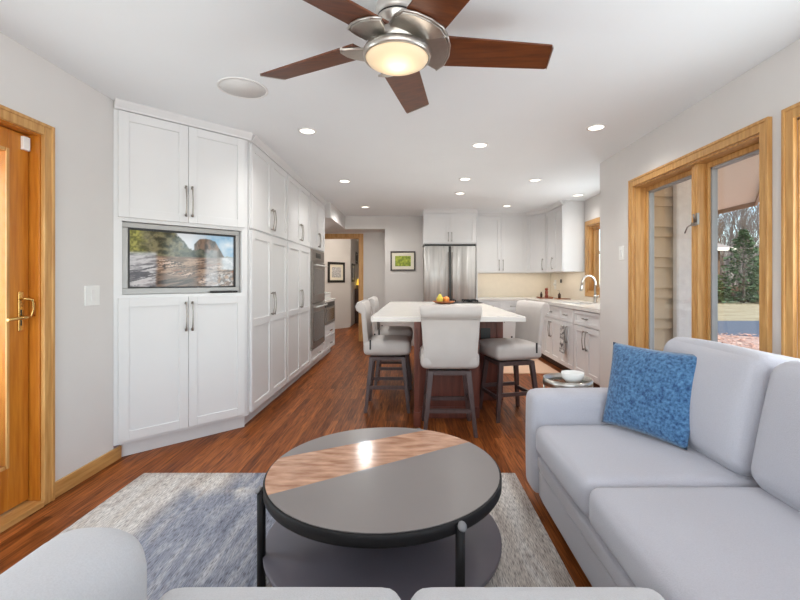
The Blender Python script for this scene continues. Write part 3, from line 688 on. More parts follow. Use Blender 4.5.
door(cb, 0.64, 1.1, 0.12, 0.87); door(cb, 1.1, WCb-0.01, 0.12, 0.87, 1.14, (0.5, 0.65))
sb = thing('sink_cabinet', 'white sink base cabinet with tea towel on its door', 'cabinet', (2.0, 6.405, 0), R(-90)); WS = 1.2
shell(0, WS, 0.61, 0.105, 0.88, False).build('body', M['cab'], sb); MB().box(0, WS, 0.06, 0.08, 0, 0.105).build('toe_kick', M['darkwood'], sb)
drawer(sb, 0.01, 0.7, 0.70, 0.87); drawer(sb, 0.7, WS-0.01, 0.70, 0.87)
door(sb, 0.01, 0.35, 0.12, 0.69, 0.32, (0.43, 0.65)); door(sb, 0.35, 0.7, 0.12, 0.69, 0.38, (0.43, 0.65)); door(sb, 0.7, 0.95, 0.12, 0.69, 0.915, (0.43, 0.65), st=0.05); door(sb, 0.95, WS-0.01, 0.12, 0.69, 0.985, (0.43, 0.65), st=0.05)
nb = thing('base_cabinet', 'white base cabinet with paired doors nearest the wall corner', 'cabinet', (2.0, 5.20, 0), R(-90)); WN = 0.74
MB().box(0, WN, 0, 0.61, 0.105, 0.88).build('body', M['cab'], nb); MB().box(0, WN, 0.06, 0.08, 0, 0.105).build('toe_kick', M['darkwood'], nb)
drawer(nb, 0.01, WN-0.02, 0.70, 0.87); c = WN/2
door(nb, 0.01, c, 0.12, 0.69, c-0.04, (0.43, 0.65)); door(nb, c, WN-0.02, 0.12, 0.69, c+0.04, (0.43, 0.65))
# countertop L with a sink cut-out
ct = MB(); zc0, zc1 = 0.881, 0.921
ct.box(1.128, 1.965, 7.355, 7.995, zc0, zc1); ct.box(1.965, 2.615, 6.12, 7.995, zc0, zc1); ct.box(1.965, 2.615, 4.455, 5.45, zc0, zc1); ct.box(1.965, 2.10, 5.45, 6.12, zc0, zc1); ct.box(2.43, 2.615, 5.45, 6.12, zc0, zc1)
tag(ct.build('countertop', M['quartz'], None), 'L-shaped white quartz countertop around the sink', 'countertop')
sk = MB(); sk.box(2.104, 2.112, 5.454, 6.116, 0.72, 0.9); sk.box(2.418, 2.426, 5.454, 6.116, 0.72, 0.9); sk.box(2.112, 2.418, 5.454, 5.462, 0.72, 0.9); sk.box(2.112, 2.418, 6.108, 6.116, 0.72, 0.9); sk.box(2.104, 2.426, 5.454, 6.116, 0.712, 0.72)
sk.lathe([(0.04, 0), (0.045, 0.004), (0, 0.004)], (2.265, 5.78, 0.72), 16)
tag(sk.build('sink', M['steel'], None), 'undermount steel sink set into the white countertop', 'sink')
fa = thing('faucet', 'brushed nickel gooseneck faucet behind the sink', 'faucet', (2.50, 5.80, 0.9215))
MB().lathe([(0.03, 0), (0.03, 0.01), (0.022, 0.02), (0.022, 0.09), (0.016, 0.11), (0, 0.115)], seg=16).build('faucet_base', M['nickel'], fa)
arc = [(0, 0, 0.1), (0, 0, 0.27)] + [(-0.09+0.09*math.cos(a), 0, 0.27+0.10*math.sin(a)) for a in np.linspace(0.2, PI*0.95, 10)] + [(-0.185, 0, 0.24)]
MB().tube(arc, 0.0145, 12).build('spout', M['nickel'], fa)
MB().tube([(-0.183, 0, 0.25), (-0.192, 0, 0.19), (-0.196, 0, 0.165)], [0.014, 0.018, 0.02], 12).build('spray_head', M['nickel'], fa)
MB().tube([(0, -0.02, 0.07), (0.0, -0.05, 0.075), (0.0, -0.10, 0.10)], 0.007, 8).build('handle', M['nickel'], fa)
# backsplash
struct(MB().box(1.128, 2.615, 7.988, 7.9995, 0.922, 1.364).box(2.609, 2.6195, 6.41, 7.988, 0.922, 1.364).box(2.609, 2.6195, 4.46, 6.41, 0.922, 0.985).build('trim_2', M['splash']))
for i, (x, y, lx, ly) in enumerate(((1.6, 7.80, 0.85, 0.04), (2.46, 6.85, 0.04, 0.6), (2.28, 7.7, 0.2, 0.2))):
    area('under_cabinet_lamp', (x, y, 1.36), (0, 0.25 if i == 0 else 0, -1), lx, ly, 0.55, (1, 0.88, 0.72))
# counter things
tr = thing('serving_tray', 'small wooden tray on the counter corner', 'tray', (2.28, 7.30, 0.9215))
MB().box(-0.11, 0.11, -0.1, 0.1, 0, 0.012).box(-0.115, -0.105, -0.1, 0.1, 0.012, 0.03).box(0.105, 0.115, -0.1, 0.1, 0.012, 0.03).build('tray_base', M['woodtray'], tr, 0.003)
pm = thing('pepper_mill', 'red wooden pepper mill on the wooden tray', 'pepper mill', (2.31, 7.30, 0.934))
MB().lathe([(0.032, 0), (0.032, 0.02), (0.022, 0.05), (0.028, 0.10), (0.02, 0.12), (0, 0.12)], seg=16).build('mill_body', M['redmill'], pm); MB().lathe([(0.018, 0.121), (0.028, 0.135), (0.026, 0.155), (0.010, 0.17), (0, 0.172)], seg=16).build('mill_top', M['redmill'], pm)
tag(MB().lathe([(0.018, 0), (0.02, 0.06), (0.009, 0.08), (0.010, 0.10), (0, 0.10)], (2.22, 7.30, 0.934), 14).build('spice_bottle', M['darkwood'], None), 'small dark bottle beside the red pepper mill', 'bottle')
tag(MB().rbox((2.46, 6.95, 0.9285), (0.22, 0.14, 0.014), 0.006, 6).build('cutting_board', M['woodtray'], None), 'little wooden board by the sink', 'board')
sd = thing('soap_dispenser', 'brown glass bottle with pump on the little wooden board', 'bottle', (2.41, 6.95, 0.937))
MB().lathe([(0.022, 0), (0.024, 0.06), (0.01, 0.08), (0.01, 0.09), (0, 0.09)], seg=14).build('bottle_body', M['darkwood'], sd); MB().tube([(0, 0, 0.09), (0, 0, 0.125), (-0.03, 0, 0.13)], 0.005, 8).build('pump', M['nickel'], sd)
ol = thing('outlet', 'white outlet with plug on the corner backsplash', 'outlet', (2.598, 7.72, 1.16), R(-90))
MB().box(-0.045, 0.045, 0, 0.01, -0.09, 0.08).build('plate', M['plate'], ol, 0.002); MB().box(-0.02, 0.02, -0.03, 0, -0.02, 0.03).build('plug', M['plate'], ol, 0.004)
tag(MB().box(2.597, 2.608, 7.40, 7.46, 1.19, 1.25).build('wall_hook', M['black'], None, 0.002), 'small black fitting on the backsplash right of the white plug', 'fitting')
tw = MB()
seg = 14
for i in range(seg):
    for j in range(8):
        pass
def towel(width, z0, z1, y0):
    m = MB(); nx, nz = 16, 12
    for side in (0, 1):
        g = []
        for j in range(nz+1):
            row = []
            for i in range(nx+1):
                x = -width/2+width*i/nx; z = z0+(z1-z0)*j/nz
                yy = y0 - 0.012 - 0.010*math.sin(i*1.25)*(1-0.7*j/nz) + (0.004 if side else 0)
                row.append(m.bm.verts.new((x*(1-0.25*j/nz), yy, z)))
            g.append(row)
        for j in range(nz):
            for i in range(nx):
                f = m.bm.faces.new((g[j][i], g[j][i+1], g[j+1][i+1], g[j+1][i])); f.smooth = True
    m.tube([(-width*0.36, y0-0.008, z1), (width*0.36, y0-0.008, z1)], 0.012, 8)
    return m
tag(towel(0.17, 0.30, 0.64, -0.062).build('tea_towel', M['towel'], None, 0, (2.0, 5.455, 0), R(-90)), 'grey and white patterned tea towel hanging on the sink cabinet', 'towel')
tag(MB().rbox((1.56, 6.25, 0.006), (0.78, 1.35, 0.012), 0.005, 6).build('kitchen_mat', M['mat_beige'], None), 'beige mat on the floor in front of the sink cabinet', 'mat')

# ------------------------------------------------------------------ pictures and plates
def frame(name, label, loc, rz, w_, h_, fw, mw_, mf, art, cat='picture'):
    t = thing(name, label, cat, loc, rz)
    f = MB(); a, b = w_/2, h_/2
    f.box(-a, a, -0.022, 0, -b, -b+fw); f.box(-a, a, -0.022, 0, b-fw, b); f.box(-a, -a+fw, -0.022, 0, -b+fw, b-fw); f.box(a-fw, a, -0.022, 0, -b+fw, b-fw)
    f.build('frame', mf, t, 0.002)
    MB().box(-a+fw, a-fw, -0.010, -0.001, -b+fw, b-fw).build('mat_board', M['matboard'], t)
    q = fw+mw_
    MB().box(-a+q, a-q, -0.0115, -0.010, -b+q, b-q).build('print', art, t)
frame('framed_picture', 'dark framed green leaf print on the wall left of the refrigerator', (-0.17, 7.999, 1.595), 0, 0.47, 0.37, 0.028, 0.06, M['frame_dark'], M['greenart'])
hw_dir = math.atan2(1.24, 1.0)
hp_ = Vector((-2.62, 9.96, 0)).lerp(Vector((-1.62, 11.2, 0)), 0.69); nrm = Vector((1.24, -1.0, 0)).normalized()
frame('framed_picture', 'square black framed sketch on the angled hall wall', (hp_.x+nrm.x*0.002, hp_.y+nrm.y*0.002, 1.44), hw_dir, 0.56, 0.52, 0.06, 0.07, M['black_frame'], M['sketch'])
frame('framed_picture', 'black framed photo deep in the hall beyond the angled wall', (-1.648, 11.85, 1.45), R(90), 0.55, 0.50, 0.05, 0.06, M['black_frame'], M['sketch'])
frame('framed_picture', 'small dark picture hung high at the end of the hall', (-1.648, 12.6, 1.9), R(90), 0.40, 0.34, 0.06, 0.02, M['black_frame'], M['darkwood'])
tb = thing('hall_bookcase', 'dark low bookcase at the end of the hall', 'bookcase', (-1.645, 12.65, 0), R(90))
MB().box(-0.45, 0.45, -0.18, 0, 0, 0.06).box(-0.45, -0.43, -0.18, 0, 0.06, 0.98).box(0.43, 0.45, -0.18, 0, 0.06, 0.98).box(-0.43, 0.43, -0.02, 0, 0.06, 0.98).build('case', M['darkwood'], tb)
for z in (0.45, 0.98): MB().box(-0.43 if z < 0.9 else -0.45, 0.43 if z < 0.9 else 0.45, -0.18, -0.02 if z < 0.9 else 0.0, z, z+0.02).build('shelf', M['darkwood'], tb)
lp = thing('table_lamp', 'little yellow lit lamp standing on the dark hall bookcase', 'lamp', (-1.55, 12.4, 1.001))
MB().lathe([(0.05, 0), (0.05, 0.01), (0.012, 0.03), (0.012, 0.10), (0, 0.10)], seg=14).build('lamp_base', M['brass'], lp); MB().lathe([(0.075, 0.10), (0.05, 0.28)], seg=18, close=False).build('lamp_shade', M['lampyellow'], lp)
sw = thing('light_switch', 'white rocker switch on the wall beside the oak door', 'switch', (XL, 2.672, 1.128), R(90))
MB().box(-0.062, 0.062, -0.008, 0, -0.062, 0.062).build('plate', M['plate'], sw, 0.003); MB().box(-0.014, 0.014, -0.013, -0.008, -0.035, 0.035).build('rocker', M['canring'], sw, 0.002)
s2 = thing('light_switch', 'white switch plate on the wall left of the large window', 'switch', (XR, 3.95, 1.48), R(-90))
MB().box(-0.045, 0.045, -0.007, 0, -0.065, 0.065).build('plate', M['plate'], s2, 0.002); MB().box(-0.014, 0.014, -0.012, -0.007, -0.032, 0.032).build('rocker', M['canring'], s2, 0.002)

# ------------------------------------------------------------------ island
isl = thing('kitchen_island', 'cherry wood kitchen island under the white quartz top', 'island', (0.0, 3.60, 0))
b_ = MB(); b_.box(0.03, 0.93, 0.75, 2.5, 0.0, 0.878); b_.box(0.06, 0.60, 0.19, 0.75, 0.0, 0.878)
b_.build('base', M['cherry'], isl, 0.003)
b_ = MB(); st_ = 0.07
b_.box(0.06, 0.06+st_, 0.178, 0.19, 0.1, 0.878); b_.box(0.6-st_, 0.6, 0.178, 0.19, 0.1, 0.878); b_.box(0.06+st_, 0.6-st_, 0.178, 0.19, 0.80, 0.878); b_.box(0.06, 0.6, 0.172, 0.19, 0.0, 0.1)
b_.build('front_panel', M['cherry'], isl, 0.003)
b_ = MB(); b_.box(0.6, 0.93, 0.738, 0.75, 0.0, 0.1); b_.box(0.86, 0.93, 0.738, 0.75, 0.1, 0.878); b_.box(0.6, 0.86, 0.738, 0.75, 0.80, 0.878); b_.build('side_panel', M['cherry'], isl, 0.003)
for x in (0.018,):
    b_ = MB(); b_.box(x, x+0.05, -0.035, 0.015, 0.0, 0.878)
    for k in range(3): b_.box(x+0.008+k*0.013, x+0.016+k*0.013, -0.04, -0.035, 0.15, 0.82)
    b_.box(x-0.004, x+0.054, -0.043, 0.019, 0.0, 0.12); b_.build('post', M['cherry'], isl, 0.002)
MB().box(0.70, 0.80, 0.730, 0.738, 0.62, 0.74).build('power_outlet', M['black'], isl, 0.002)
it = MB(); it.prism([(-0.345, 3.56), (-0.325, 3.54), (0.935, 3.54), (0.955, 3.56), (0.955, 6.15), (-0.315, 6.15)], 0.879, 0.921)
tag(it.build('island_countertop', M['quartz'], None, 0.004), 'large white quartz island top', 'countertop')
ck = thing('cooktop', 'black cooktop set on the far end of the island top', 'cooktop', (0.58, 5.80, 0.9215))
MB().box(-0.24, 0.36, -0.14, 0.28, 0, 0.012).build('glass_plate', M['black'], ck, 0.002)
for (x, y) in ((-0.08, 0.0), (0.22, 0.0), (-0.08, 0.18), (0.22, 0.18)):
    b_ = MB(); b_.box(x-0.1, x+0.1, y-0.008, y+0.008, 0.026, 0.042); b_.box(x-0.008, x+0.008, y-0.08, y+0.08, 0.026, 0.042); b_.lathe([(0.035, 0.012), (0.035, 0.024), (0, 0.025)], (x, y, 0), 14)
    for dx in (-0.094, 0.094): b_.box(x+dx-0.006, x+dx+0.006, y-0.006, y+0.006, 0.012, 0.026)
    b_.build('grate', M['blackmetal'], ck)
bw = MB(); bw.lathe([(0, 0.0), (0.07, 0.0), (0.12, 0.014), (0.15, 0.034), (0.145, 0.036), (0.11, 0.020), (0.06, 0.010), (0, 0.010)], (0.42, 5.58, 0.9215), 28, False)
tag(bw.build('fruit_bowl', M['woodtray'], None), 'shallow wooden bowl of fruit on the island', 'bowl')
fx, fy, fz = 0.42, 5.58, 0.9325
pr = thing('pear', 'yellow green pear with stem in the fruit bowl', 'pear', (fx-0.055, fy-0.02, fz+0.001))
MB().lathe([(0, 0), (0.03, 0.006), (0.045, 0.04), (0.036, 0.075), (0.02, 0.10), (0.012, 0.115), (0, 0.118)], seg=18).build('flesh', M['pear'], pr); MB().tube([(0, 0, 0.115), (0.006, 0, 0.145)], 0.003, 6).build('stem', M['darkwood'], pr)
tag(MB().sphere((fx+0.03, fy+0.0, fz+0.044), 0.042).build('orange', M['orange'], None), 'round orange right of the pear in the bowl', 'orange')
tag(MB().sphere((fx+0.005, fy+0.085, fz+0.041), 0.036).build('peach', M['peach'], None), 'reddish peach behind the orange in the bowl', 'peach')
tag(MB().sphere((fx-0.065, fy+0.075, fz+0.044), 0.035).build('orange', M['orange'], None), 'orange tucked behind the pear in the bowl', 'orange')

# ------------------------------------------------------------------ counter stools
def make_stool(label):
    t = thing('counter_stool', label, 'stool', (0, 0, 0), 0, 'upholstered counter stools')
    MB().rbox((0, 0.0, 0.60), (0.46, 0.44, 0.135), 0.045, 14, (0.004, 0.004, 0.014)).build('seat', M['stool'], t)
    # backrest with a rolled top
    m = MB(); prof = [(-0.155, 0.56), (-0.172, 0.70), (-0.186, 0.84), (-0.192, 0.92), (-0.194, 0.975), (-0.208, 1.018), (-0.238, 1.034), (-0.275, 1.02), (-0.293, 0.985), (-0.284, 0.948), (-0.256, 0.932), (-0.238, 0.92), (-0.232, 0.84), (-0.222, 0.70), (-0.215, 0.56), (-0.205, 0.545), (-0.165, 0.545)]
    nx = 14; rows = []
    for i in range(nx+1):
        u = -1+2*i/nx; row = []
        for (y, z) in prof:
            wd = 0.206+0.034*max(0, (z-0.62)/0.41)**1.3
            ed = 1-abs(u)**8*0.10
            cy, cz = -0.205, 0.78
            row.append(m.bm.verts.new((u*wd, (y+0.205)*(ed if abs(u) > 0.9 else 1)-0.205+0.02*(1-u*u)*-0.6, cz+(z-cz)*(1-abs(u)**10*0.02))))
        rows.append(row)
    k = len(prof)
    for a, b in zip(rows, rows[1:]):
        for j in range(k):
            f = m.bm.faces.new((a[j], a[(j+1) % k], b[(j+1) % k], b[j])); f.smooth = True
    m.bm.faces.new(rows[0]); m.bm.faces.new(list(reversed(rows[-1])))
    bk = m.build('backrest', M['stool'], t, 0.006)
    MB().tube([(-0.232, -0.258, 0.928), (0.232, -0.258, 0.928)], 0.0035, 6).build('piping', M['stool'], bk)
    for s in (-1, 1): MB().box(s*0.2325-0.002, s*0.2325+0.002, -0.16, -0.145, 0.59, 0.68).build('side_zip', M['black'], t)
    MB().lathe([(0.14, 0.512), (0.14, 0.53), (0, 0.53)], seg=24).build('swivel_plate', M['blackmetal'], t)
    MB().box(-0.165, 0.165, -0.165, 0.165, 0.475, 0.512).build('seat_frame', M['stool_wood'], t, 0.003)
    for sx in (-1, 1):
        for sy in (-1, 1):
            MB().bar((sx*0.20, sy*0.20, 0.0), (sx*0.148, sy*0.148, 0.51), 0.030, 0.042).build('leg', M['stool_wood'], t, 0.003)
    zz = 0.20; q = 0.18
    for sy in (-1, 1): MB().box(-q, q, sy*q-0.01, sy*q+0.01, zz-0.016, zz+0.016).build('stretcher', M['stool_wood'], t)
    z2 = 0.16; q = 0.184
    for sx in (-1, 1): MB().box(sx*q-0.01, sx*q+0.01, -q, q, z2-0.016+0.07, z2+0.016+0.07).build('stretcher', M['stool_wood'], t)
    return t
s0 = make_stool('leather counter stool at the near end of the island, seen from behind')
s0.location = (0.298, 3.515, 0)
dup(s0, (-0.23, 4.13, 0), R(-90), 'leather counter stool on the left side of the island, nearer of two')
dup(s0, (-0.215, 4.98, 0), R(-90), 'leather counter stool on the left of the island, half hidden behind another stool')
dup(s0, (0.885, 3.90, 0), R(90+14), 'pale leather counter stool at the right corner of the island facing left')

# ------------------------------------------------------------------ rug, coffee table
tag(MB().rbox((-0.52, 1.43, 0.006), (2.34, 2.5, 0.012), 0.004, 10).build('area_rug', M['rug'], None), 'grey, beige and blue woven rug under the round coffee table', 'rug')
zr = 0.0125
cx, cy, Rt = -0.12, 1.85, 0.5
tb = thing('coffee_table', 'round two-tier coffee table with grey top and brown inlay', 'coffee table', (cx, cy, zr))
MB().lathe([(0, 0.352), (Rt-0.02, 0.352), (Rt-0.003, 0.355), (Rt, 0.36), (Rt, 0.395), (Rt-0.004, 0.3985), (Rt-0.012, 0.399), (0, 0.399)], seg=96, close=False).build('tabletop_rim', M['blackmetal'], tb)
# top face split by two straight lines into grey, stone inlay, grey
def circ_cut(p0, p1, q0, q1):
    # p: near line, q: far line (world xy) -> polygon lists local
    r = Rt-0.009
    p0, p1, q0, q1 = [Vector((a-cx, b-cy)) for a, b in (p0, p1, q0, q1)]
    def hits(a, b):
        d = (b-a).normalized(); t = -a.dot(d); foot = a+d*t; h = math.sqrt(r*r-foot.length_squared)
        return foot-d*h, foot+d*h
    a0, a1 = hits(p0, p1); b0, b1 = hits(q0, q1)
    ang = lambda v: math.atan2(v.y, v.x)
    def arc(s, e):
        s, e = ang(s), ang(e)
        if e < s: e += 2*PI
        return [(r*math.cos(x), r*math.sin(x)) for x in np.linspace(s, e, 40)]
    near = arc(a0, a1); mid = arc(a1, b1) + arc(b0, a0); far = arc(b1, b0)
    return near, mid, far
near, mid, far = circ_cut((-0.548, 1.595), (0.269, 2.117), (-0.621, 1.927), (0.054, 2.286))
def inset(pl_, k=0.0008):
    c = Vector((sum(p[0] for p in pl_)/len(pl_), sum(p[1] for p in pl_)/len(pl_)))
    return pl_
tp = MB().prism(near, 0.3992, 0.402).prism(far, 0.3992, 0.402).build('top_panel', M['tablegrey'], tb)
MB().prism(mid, 0.3992, 0.4018).build('stone_inlay', M['marble'], tb)
MB().lathe([(0, 0.105), (Rt-0.005, 0.105), (Rt, 0.11), (Rt, 0.122), (Rt-0.004, 0.126), (0, 0.126)], seg=96, close=False).build('lower_shelf', M['shelfdark'], tb)
for a in (R(200), R(-56), R(72)):
    ex, ey = math.cos(a), math.sin(a); r1 = Rt+0.005
    m = MB(); m.tube([(ex*r1, ey*r1, 0), (ex*r1, ey*r1, 0.388)], 0.0165, 18)
    lg = m.build('leg', M['blackmetal'], tb)
    cpm = MB().sphere((0, 0, 0), 0.0175, (1, 1, 0.45), 20); cpm.xf(Matrix.Translation((ex*(r1+0.011), ey*(r1+0.011), 0.386)) @ Vector((ex, ey, 0.8)).to_track_quat('Z', 'Y').to_matrix().to_4x4()); cpm.build('leg_cap', M['chromecap'], lg)

# ------------------------------------------------------------------ sofas
def soften(m): return m
sf = thing('sofa', 'long light grey sofa under the windows', 'sofa', (0.67, 0.25, 0))
b_ = MB(); b_.rbox((0.585, 1.01, 0.145), (1.17, 2.02, 0.15), 0.02, 8); b_.rbox((0.582, 1.01, 0.255), (1.176, 2.02, 0.075), 0.02, 8); b_.build('base', M['sofa'], sf)
b_ = MB(); b_.rbox((0.585, 1.01, 0.292), (1.13, 2.00, 0.03), 0.012, 8); b_.build('deck', M['sofa'], sf)
b_ = MB(); b_.rbox((1.03, 1.10, 0.50), (0.20, 2.2, 0.74), 0.06, 12); b_.build('back_frame', M['sofa'], sf)
def arm(cx_, cy_, lx, ly, zt_, name, par, m_):
    b = MB(); b.rbox((cx_, cy_, (0.06+zt_)/2), (lx, ly, zt_-0.06), 0.05, 16, (0.006, 0.006, 0.006)); return b.build(name, m_, par)
arm(0.56, 2.12, 1.16, 0.185, 0.61, 'arm', sf, M['sofa']); arm(0.565, -0.10, 1.15, 0.185, 0.595, 'arm', sf, M['sofa'])
for (y0, y1) in ((1.355, 2.015), (0.595, 1.345), (0.0, 0.585)):
    b = MB(); b.rbox((0.345, (y0+y1)/2, 0.385), (0.73, y1-y0, 0.155), 0.045, 16, (0.008, 0.002, 0.014)); b.build('seat_cushion', M['sofa'], sf)
for (y0, y1) in ((1.36, 2.01), (0.60, 1.35), (0.0, 0.59)):
    b = MB(); b.rbox((0, 0, 0), (0.21, y1-y0, 0.48), 0.07, 18, (0.035, 0.004, 0.015))
    o = b.build('back_cushion', M['sofa'], sf, 0, (0.71, (y0+y1)/2, 0.685)); o.rotation_euler = (0, R(12), 0)
for x in (0.1, 1.05):
    for y in (0.05, 2.0): MB().bar((x, y, 0), (x, y, 0.07), 0.05, 0.06).build('leg', M['darkwood'], sf)

lv = thing('loveseat', 'pale grey two-cushion loveseat in the foreground', 'loveseat', (-0.105, 0.0, 0.0125))
b_ = MB(); b_.rbox((-0.0, 0.62, 0.165), (1.50, 0.86, 0.22), 0.03, 8); b_.build('base', M['loveseat'], lv)
b_ = MB(); b_.rbox((0.0, 0.20, 0.42), (1.50, 0.16, 0.70), 0.06, 10); b_.build('back_frame', M['loveseat'], lv)
b = MB(); b.rbox((-0.65, 0.60, 0.338), (0.262, 0.96, 0.58), 0.112, 18, (0.004, 0.02, 0.006)); b.build('arm', M['loveseat'], lv)
for (x0, x1) in ((-0.515, 0.085), (0.095, 0.725)):
    b = MB(); b.rbox(((x0+x1)/2, 0.74, 0.378), (x1-x0, 0.66, 0.165), 0.05, 16, (0.002, 0.012, 0.016)); b.build('seat_cushion', M['loveseat'], lv)
    b = MB(); b.rbox(((x0+x1)/2, 0.355, 0.60), (x1-x0, 0.15, 0.34), 0.06, 12, (0, 0.02, 0.01)); b.build('back_cushion', M['loveseat'], lv)
for x in (-0.7, 0.7):
    for y in (0.25, 1.0): MB().bar((x, y, 0), (x, y, 0.055), 0.05, 0.06).build('leg', M['darkwood'], lv)

# blue pillow
pm_ = MB(); n_ = 26; hp2 = 0.215
gr = {}
for side in (1, -1):
    for i in range(n_+1):
        for j in range(n_+1):
            u, v = -1+2*i/n_, -1+2*j/n_
            if side == -1 and (i in (0, n_) or j in (0, n_)): gr[(side, i, j)] = gr[(1, i, j)]; continue
            th = 0.062*((1-abs(u)**2.6)*(1-abs(v)**2.6))**0.55
            pinch = 1-0.045*(1-abs(v)**2) if abs(u) > 0 else 1
            x = u*hp2*(1-0.05*(1-v*v)*abs(u))*(1+0.07*(v+1)); z = v*hp2*(1-0.05*(1-u*u)*abs(v))
            gr[(side, i, j)] = pm_.bm.verts.new((x, -side*th, z))
for side in (1, -1):
    for i in range(n_):
        for j in range(n_):
            f = pm_.bm.faces.new((gr[(side, i, j)], gr[(side, i+1, j)], gr[(side, i+1, j+1)], gr[(side, i, j+1)])); f.smooth = True
u = Vector((0.202, -0.37, 0)).normalized(); v = Vector((0.15, 0.0, 0.40)); v = (v-u*v.dot(u)).normalized(); nrm = u.cross(v)  # x, z, and -y axes
mt = Matrix((u, -nrm.cross(Vector((0, 0, 0))) if False else v.cross(u), v)).transposed().to_4x4()
pil = pm_.build('throw_pillow', M['bluepillow'], None)
pil.matrix_world = Matrix.Translation(Vector((1.150, 2.075, 0.462)) + v*hp2*0.99 + v.cross(u)*-0.058) @ mt
tag(pil, 'blue textured square throw pillow leaning in the sofa corner', 'pillow')

# side table behind the sofa arm
stb = thing('side_table', 'round glass side table with metal rim behind the sofa arm', 'side table', (0.985, 2.69, 0))
m = MB(); m.lathe([(0.142, 0.565), (0.150, 0.565), (0.150, 0.607), (0.142, 0.607), (0.142, 0.565)], seg=48, close=False); m.build('rim', M['nickel'], stb)
MB().lathe([(0, 0.57), (0.141, 0.57), (0.141, 0.578), (0, 0.578)], seg=40, close=False).build('glass_top', M['tableglass'], stb)
for k in range(3):
    a = 2*PI*k/3+0.5; MB().tube([(0.146*math.cos(a), 0.146*math.sin(a), 0), (0.146*math.cos(a), 0.146*math.sin(a), 0.565)], 0.007, 10).build('leg', M['nickel'], stb)
m = MB(); m.tube([(0.13*math.cos(a), 0.13*math.sin(a), 0.1) for a in np.linspace(0, 2*PI, 33)], 0.005, 8, False); m.build('lower_ring', M['nickel'], stb)
tag(MB().lathe([(0, 0.001), (0.04, 0.001), (0.066, 0.03), (0.07, 0.062), (0.066, 0.062), (0.06, 0.032), (0.036, 0.008), (0, 0.008)], (1.02, 2.70, 0.578), 30, False).build('bowl', M['ceramic'], None), 'small white ceramic bowl on the round glass side table', 'bowl')

# ------------------------------------------------------------------ ceiling: fan, downlights, speaker
fan = thing('ceiling_fan', 'five-blade walnut ceiling fan with nickel body and lit bowl', 'ceiling fan', (-0.065, 1.85, 0))
MB().lathe([(0.080, 2.4395), (0.090, 2.415), (0.094, 2.385), (0.092, 2.370), (0.084, 2.366)], seg=48, close=False).build('canopy', M['satin'], fan)
MB().lathe([(0.084, 2.367), (0.086, 2.364), (0.086, 2.358), (0.082, 2.355)], seg=40, close=False).build('vent_slot', M['black'], fan)
MB().lathe([(0.088, 2.356), (0.086, 2.345), (0.068, 2.325), (0.066, 2.315), (0.085, 2.295), (0.110, 2.275), (0.122, 2.255), (0.118, 2.235), (0.10, 2.215), (0.0, 2.212)], seg=48, close=False).build('motor_housing', M['nickel'], fan)
MB().lathe([(0.10, 2.222), (0.146, 2.216), (0.149, 2.202), (0.145, 2.187), (0.137, 2.184), (0.135, 2.20)], seg=56, close=False).build('light_ring', M['nickel'], fan)
MB().lathe([(0.1365, 2.190), (0.128, 2.176), (0.10, 2.160), (0.055, 2.149), (0, 2.145)], seg=48, close=False).build('light_bowl', M['opal'], fan)
for k in range(5):
    a = R(11+72*k)
    rot = Matrix.Rotation(a, 4, 'Z') @ Matrix.Translation((0, 0, 2.252)) @ Matrix.Rotation(R(-13), 4, 'X')
    m = MB(); m.prism([(0.155, -0.066), (0.69, -0.085), (0.735, 0.048), (0.725, 0.06), (0.155, 0.112)], 0.0, 0.009); m.xf(rot)
    bl = m.build('blade', M['walnut'], fan, 0.002)
    m = MB(); m.prism([(0.692, -0.083), (0.702, -0.073), (0.7355, 0.055), (0.733, 0.058)], -0.002, 0.011); m.xf(rot); m.build('tip_trim', M['nickel'], bl)
    m = MB(); outer = []; inner = []
    pts = [(0.085, -0.080), (0.15, -0.086), (0.195, -0.078), (0.222, -0.03), (0.232, 0.03), (0.226, 0.085), (0.205, 0.122), (0.165, 0.10), (0.125, 0.06), (0.10, 0.01)]
    m.prism(pts, -0.014, -0.001); m.xf(rot); m.build('blade_arm', M['nickel'], fan, 0.004)
    m = MB(); m.tube([(0.10, -0.085, -0.008), (0.16, -0.09, -0.008), (0.205, -0.078, -0.008), (0.228, -0.03, -0.007), (0.238, 0.03, -0.006), (0.232, 0.088, -0.005), (0.206, 0.128, -0.004)], 0.006, 8); m.xf(rot); m.build('arm_rail', M['nickel'], fan)
fl = bpy.data.lights.new('fan_lamp', 'POINT'); fl.energy = 1.2; fl.shadow_soft_size = 0.1; fl.color = (1, 0.9, 0.76)
flo = bpy.data.objects.new('fan_lamp', fl); C.objects.link(flo); flo.location = (0, 0, 2.12); flo.parent = fan

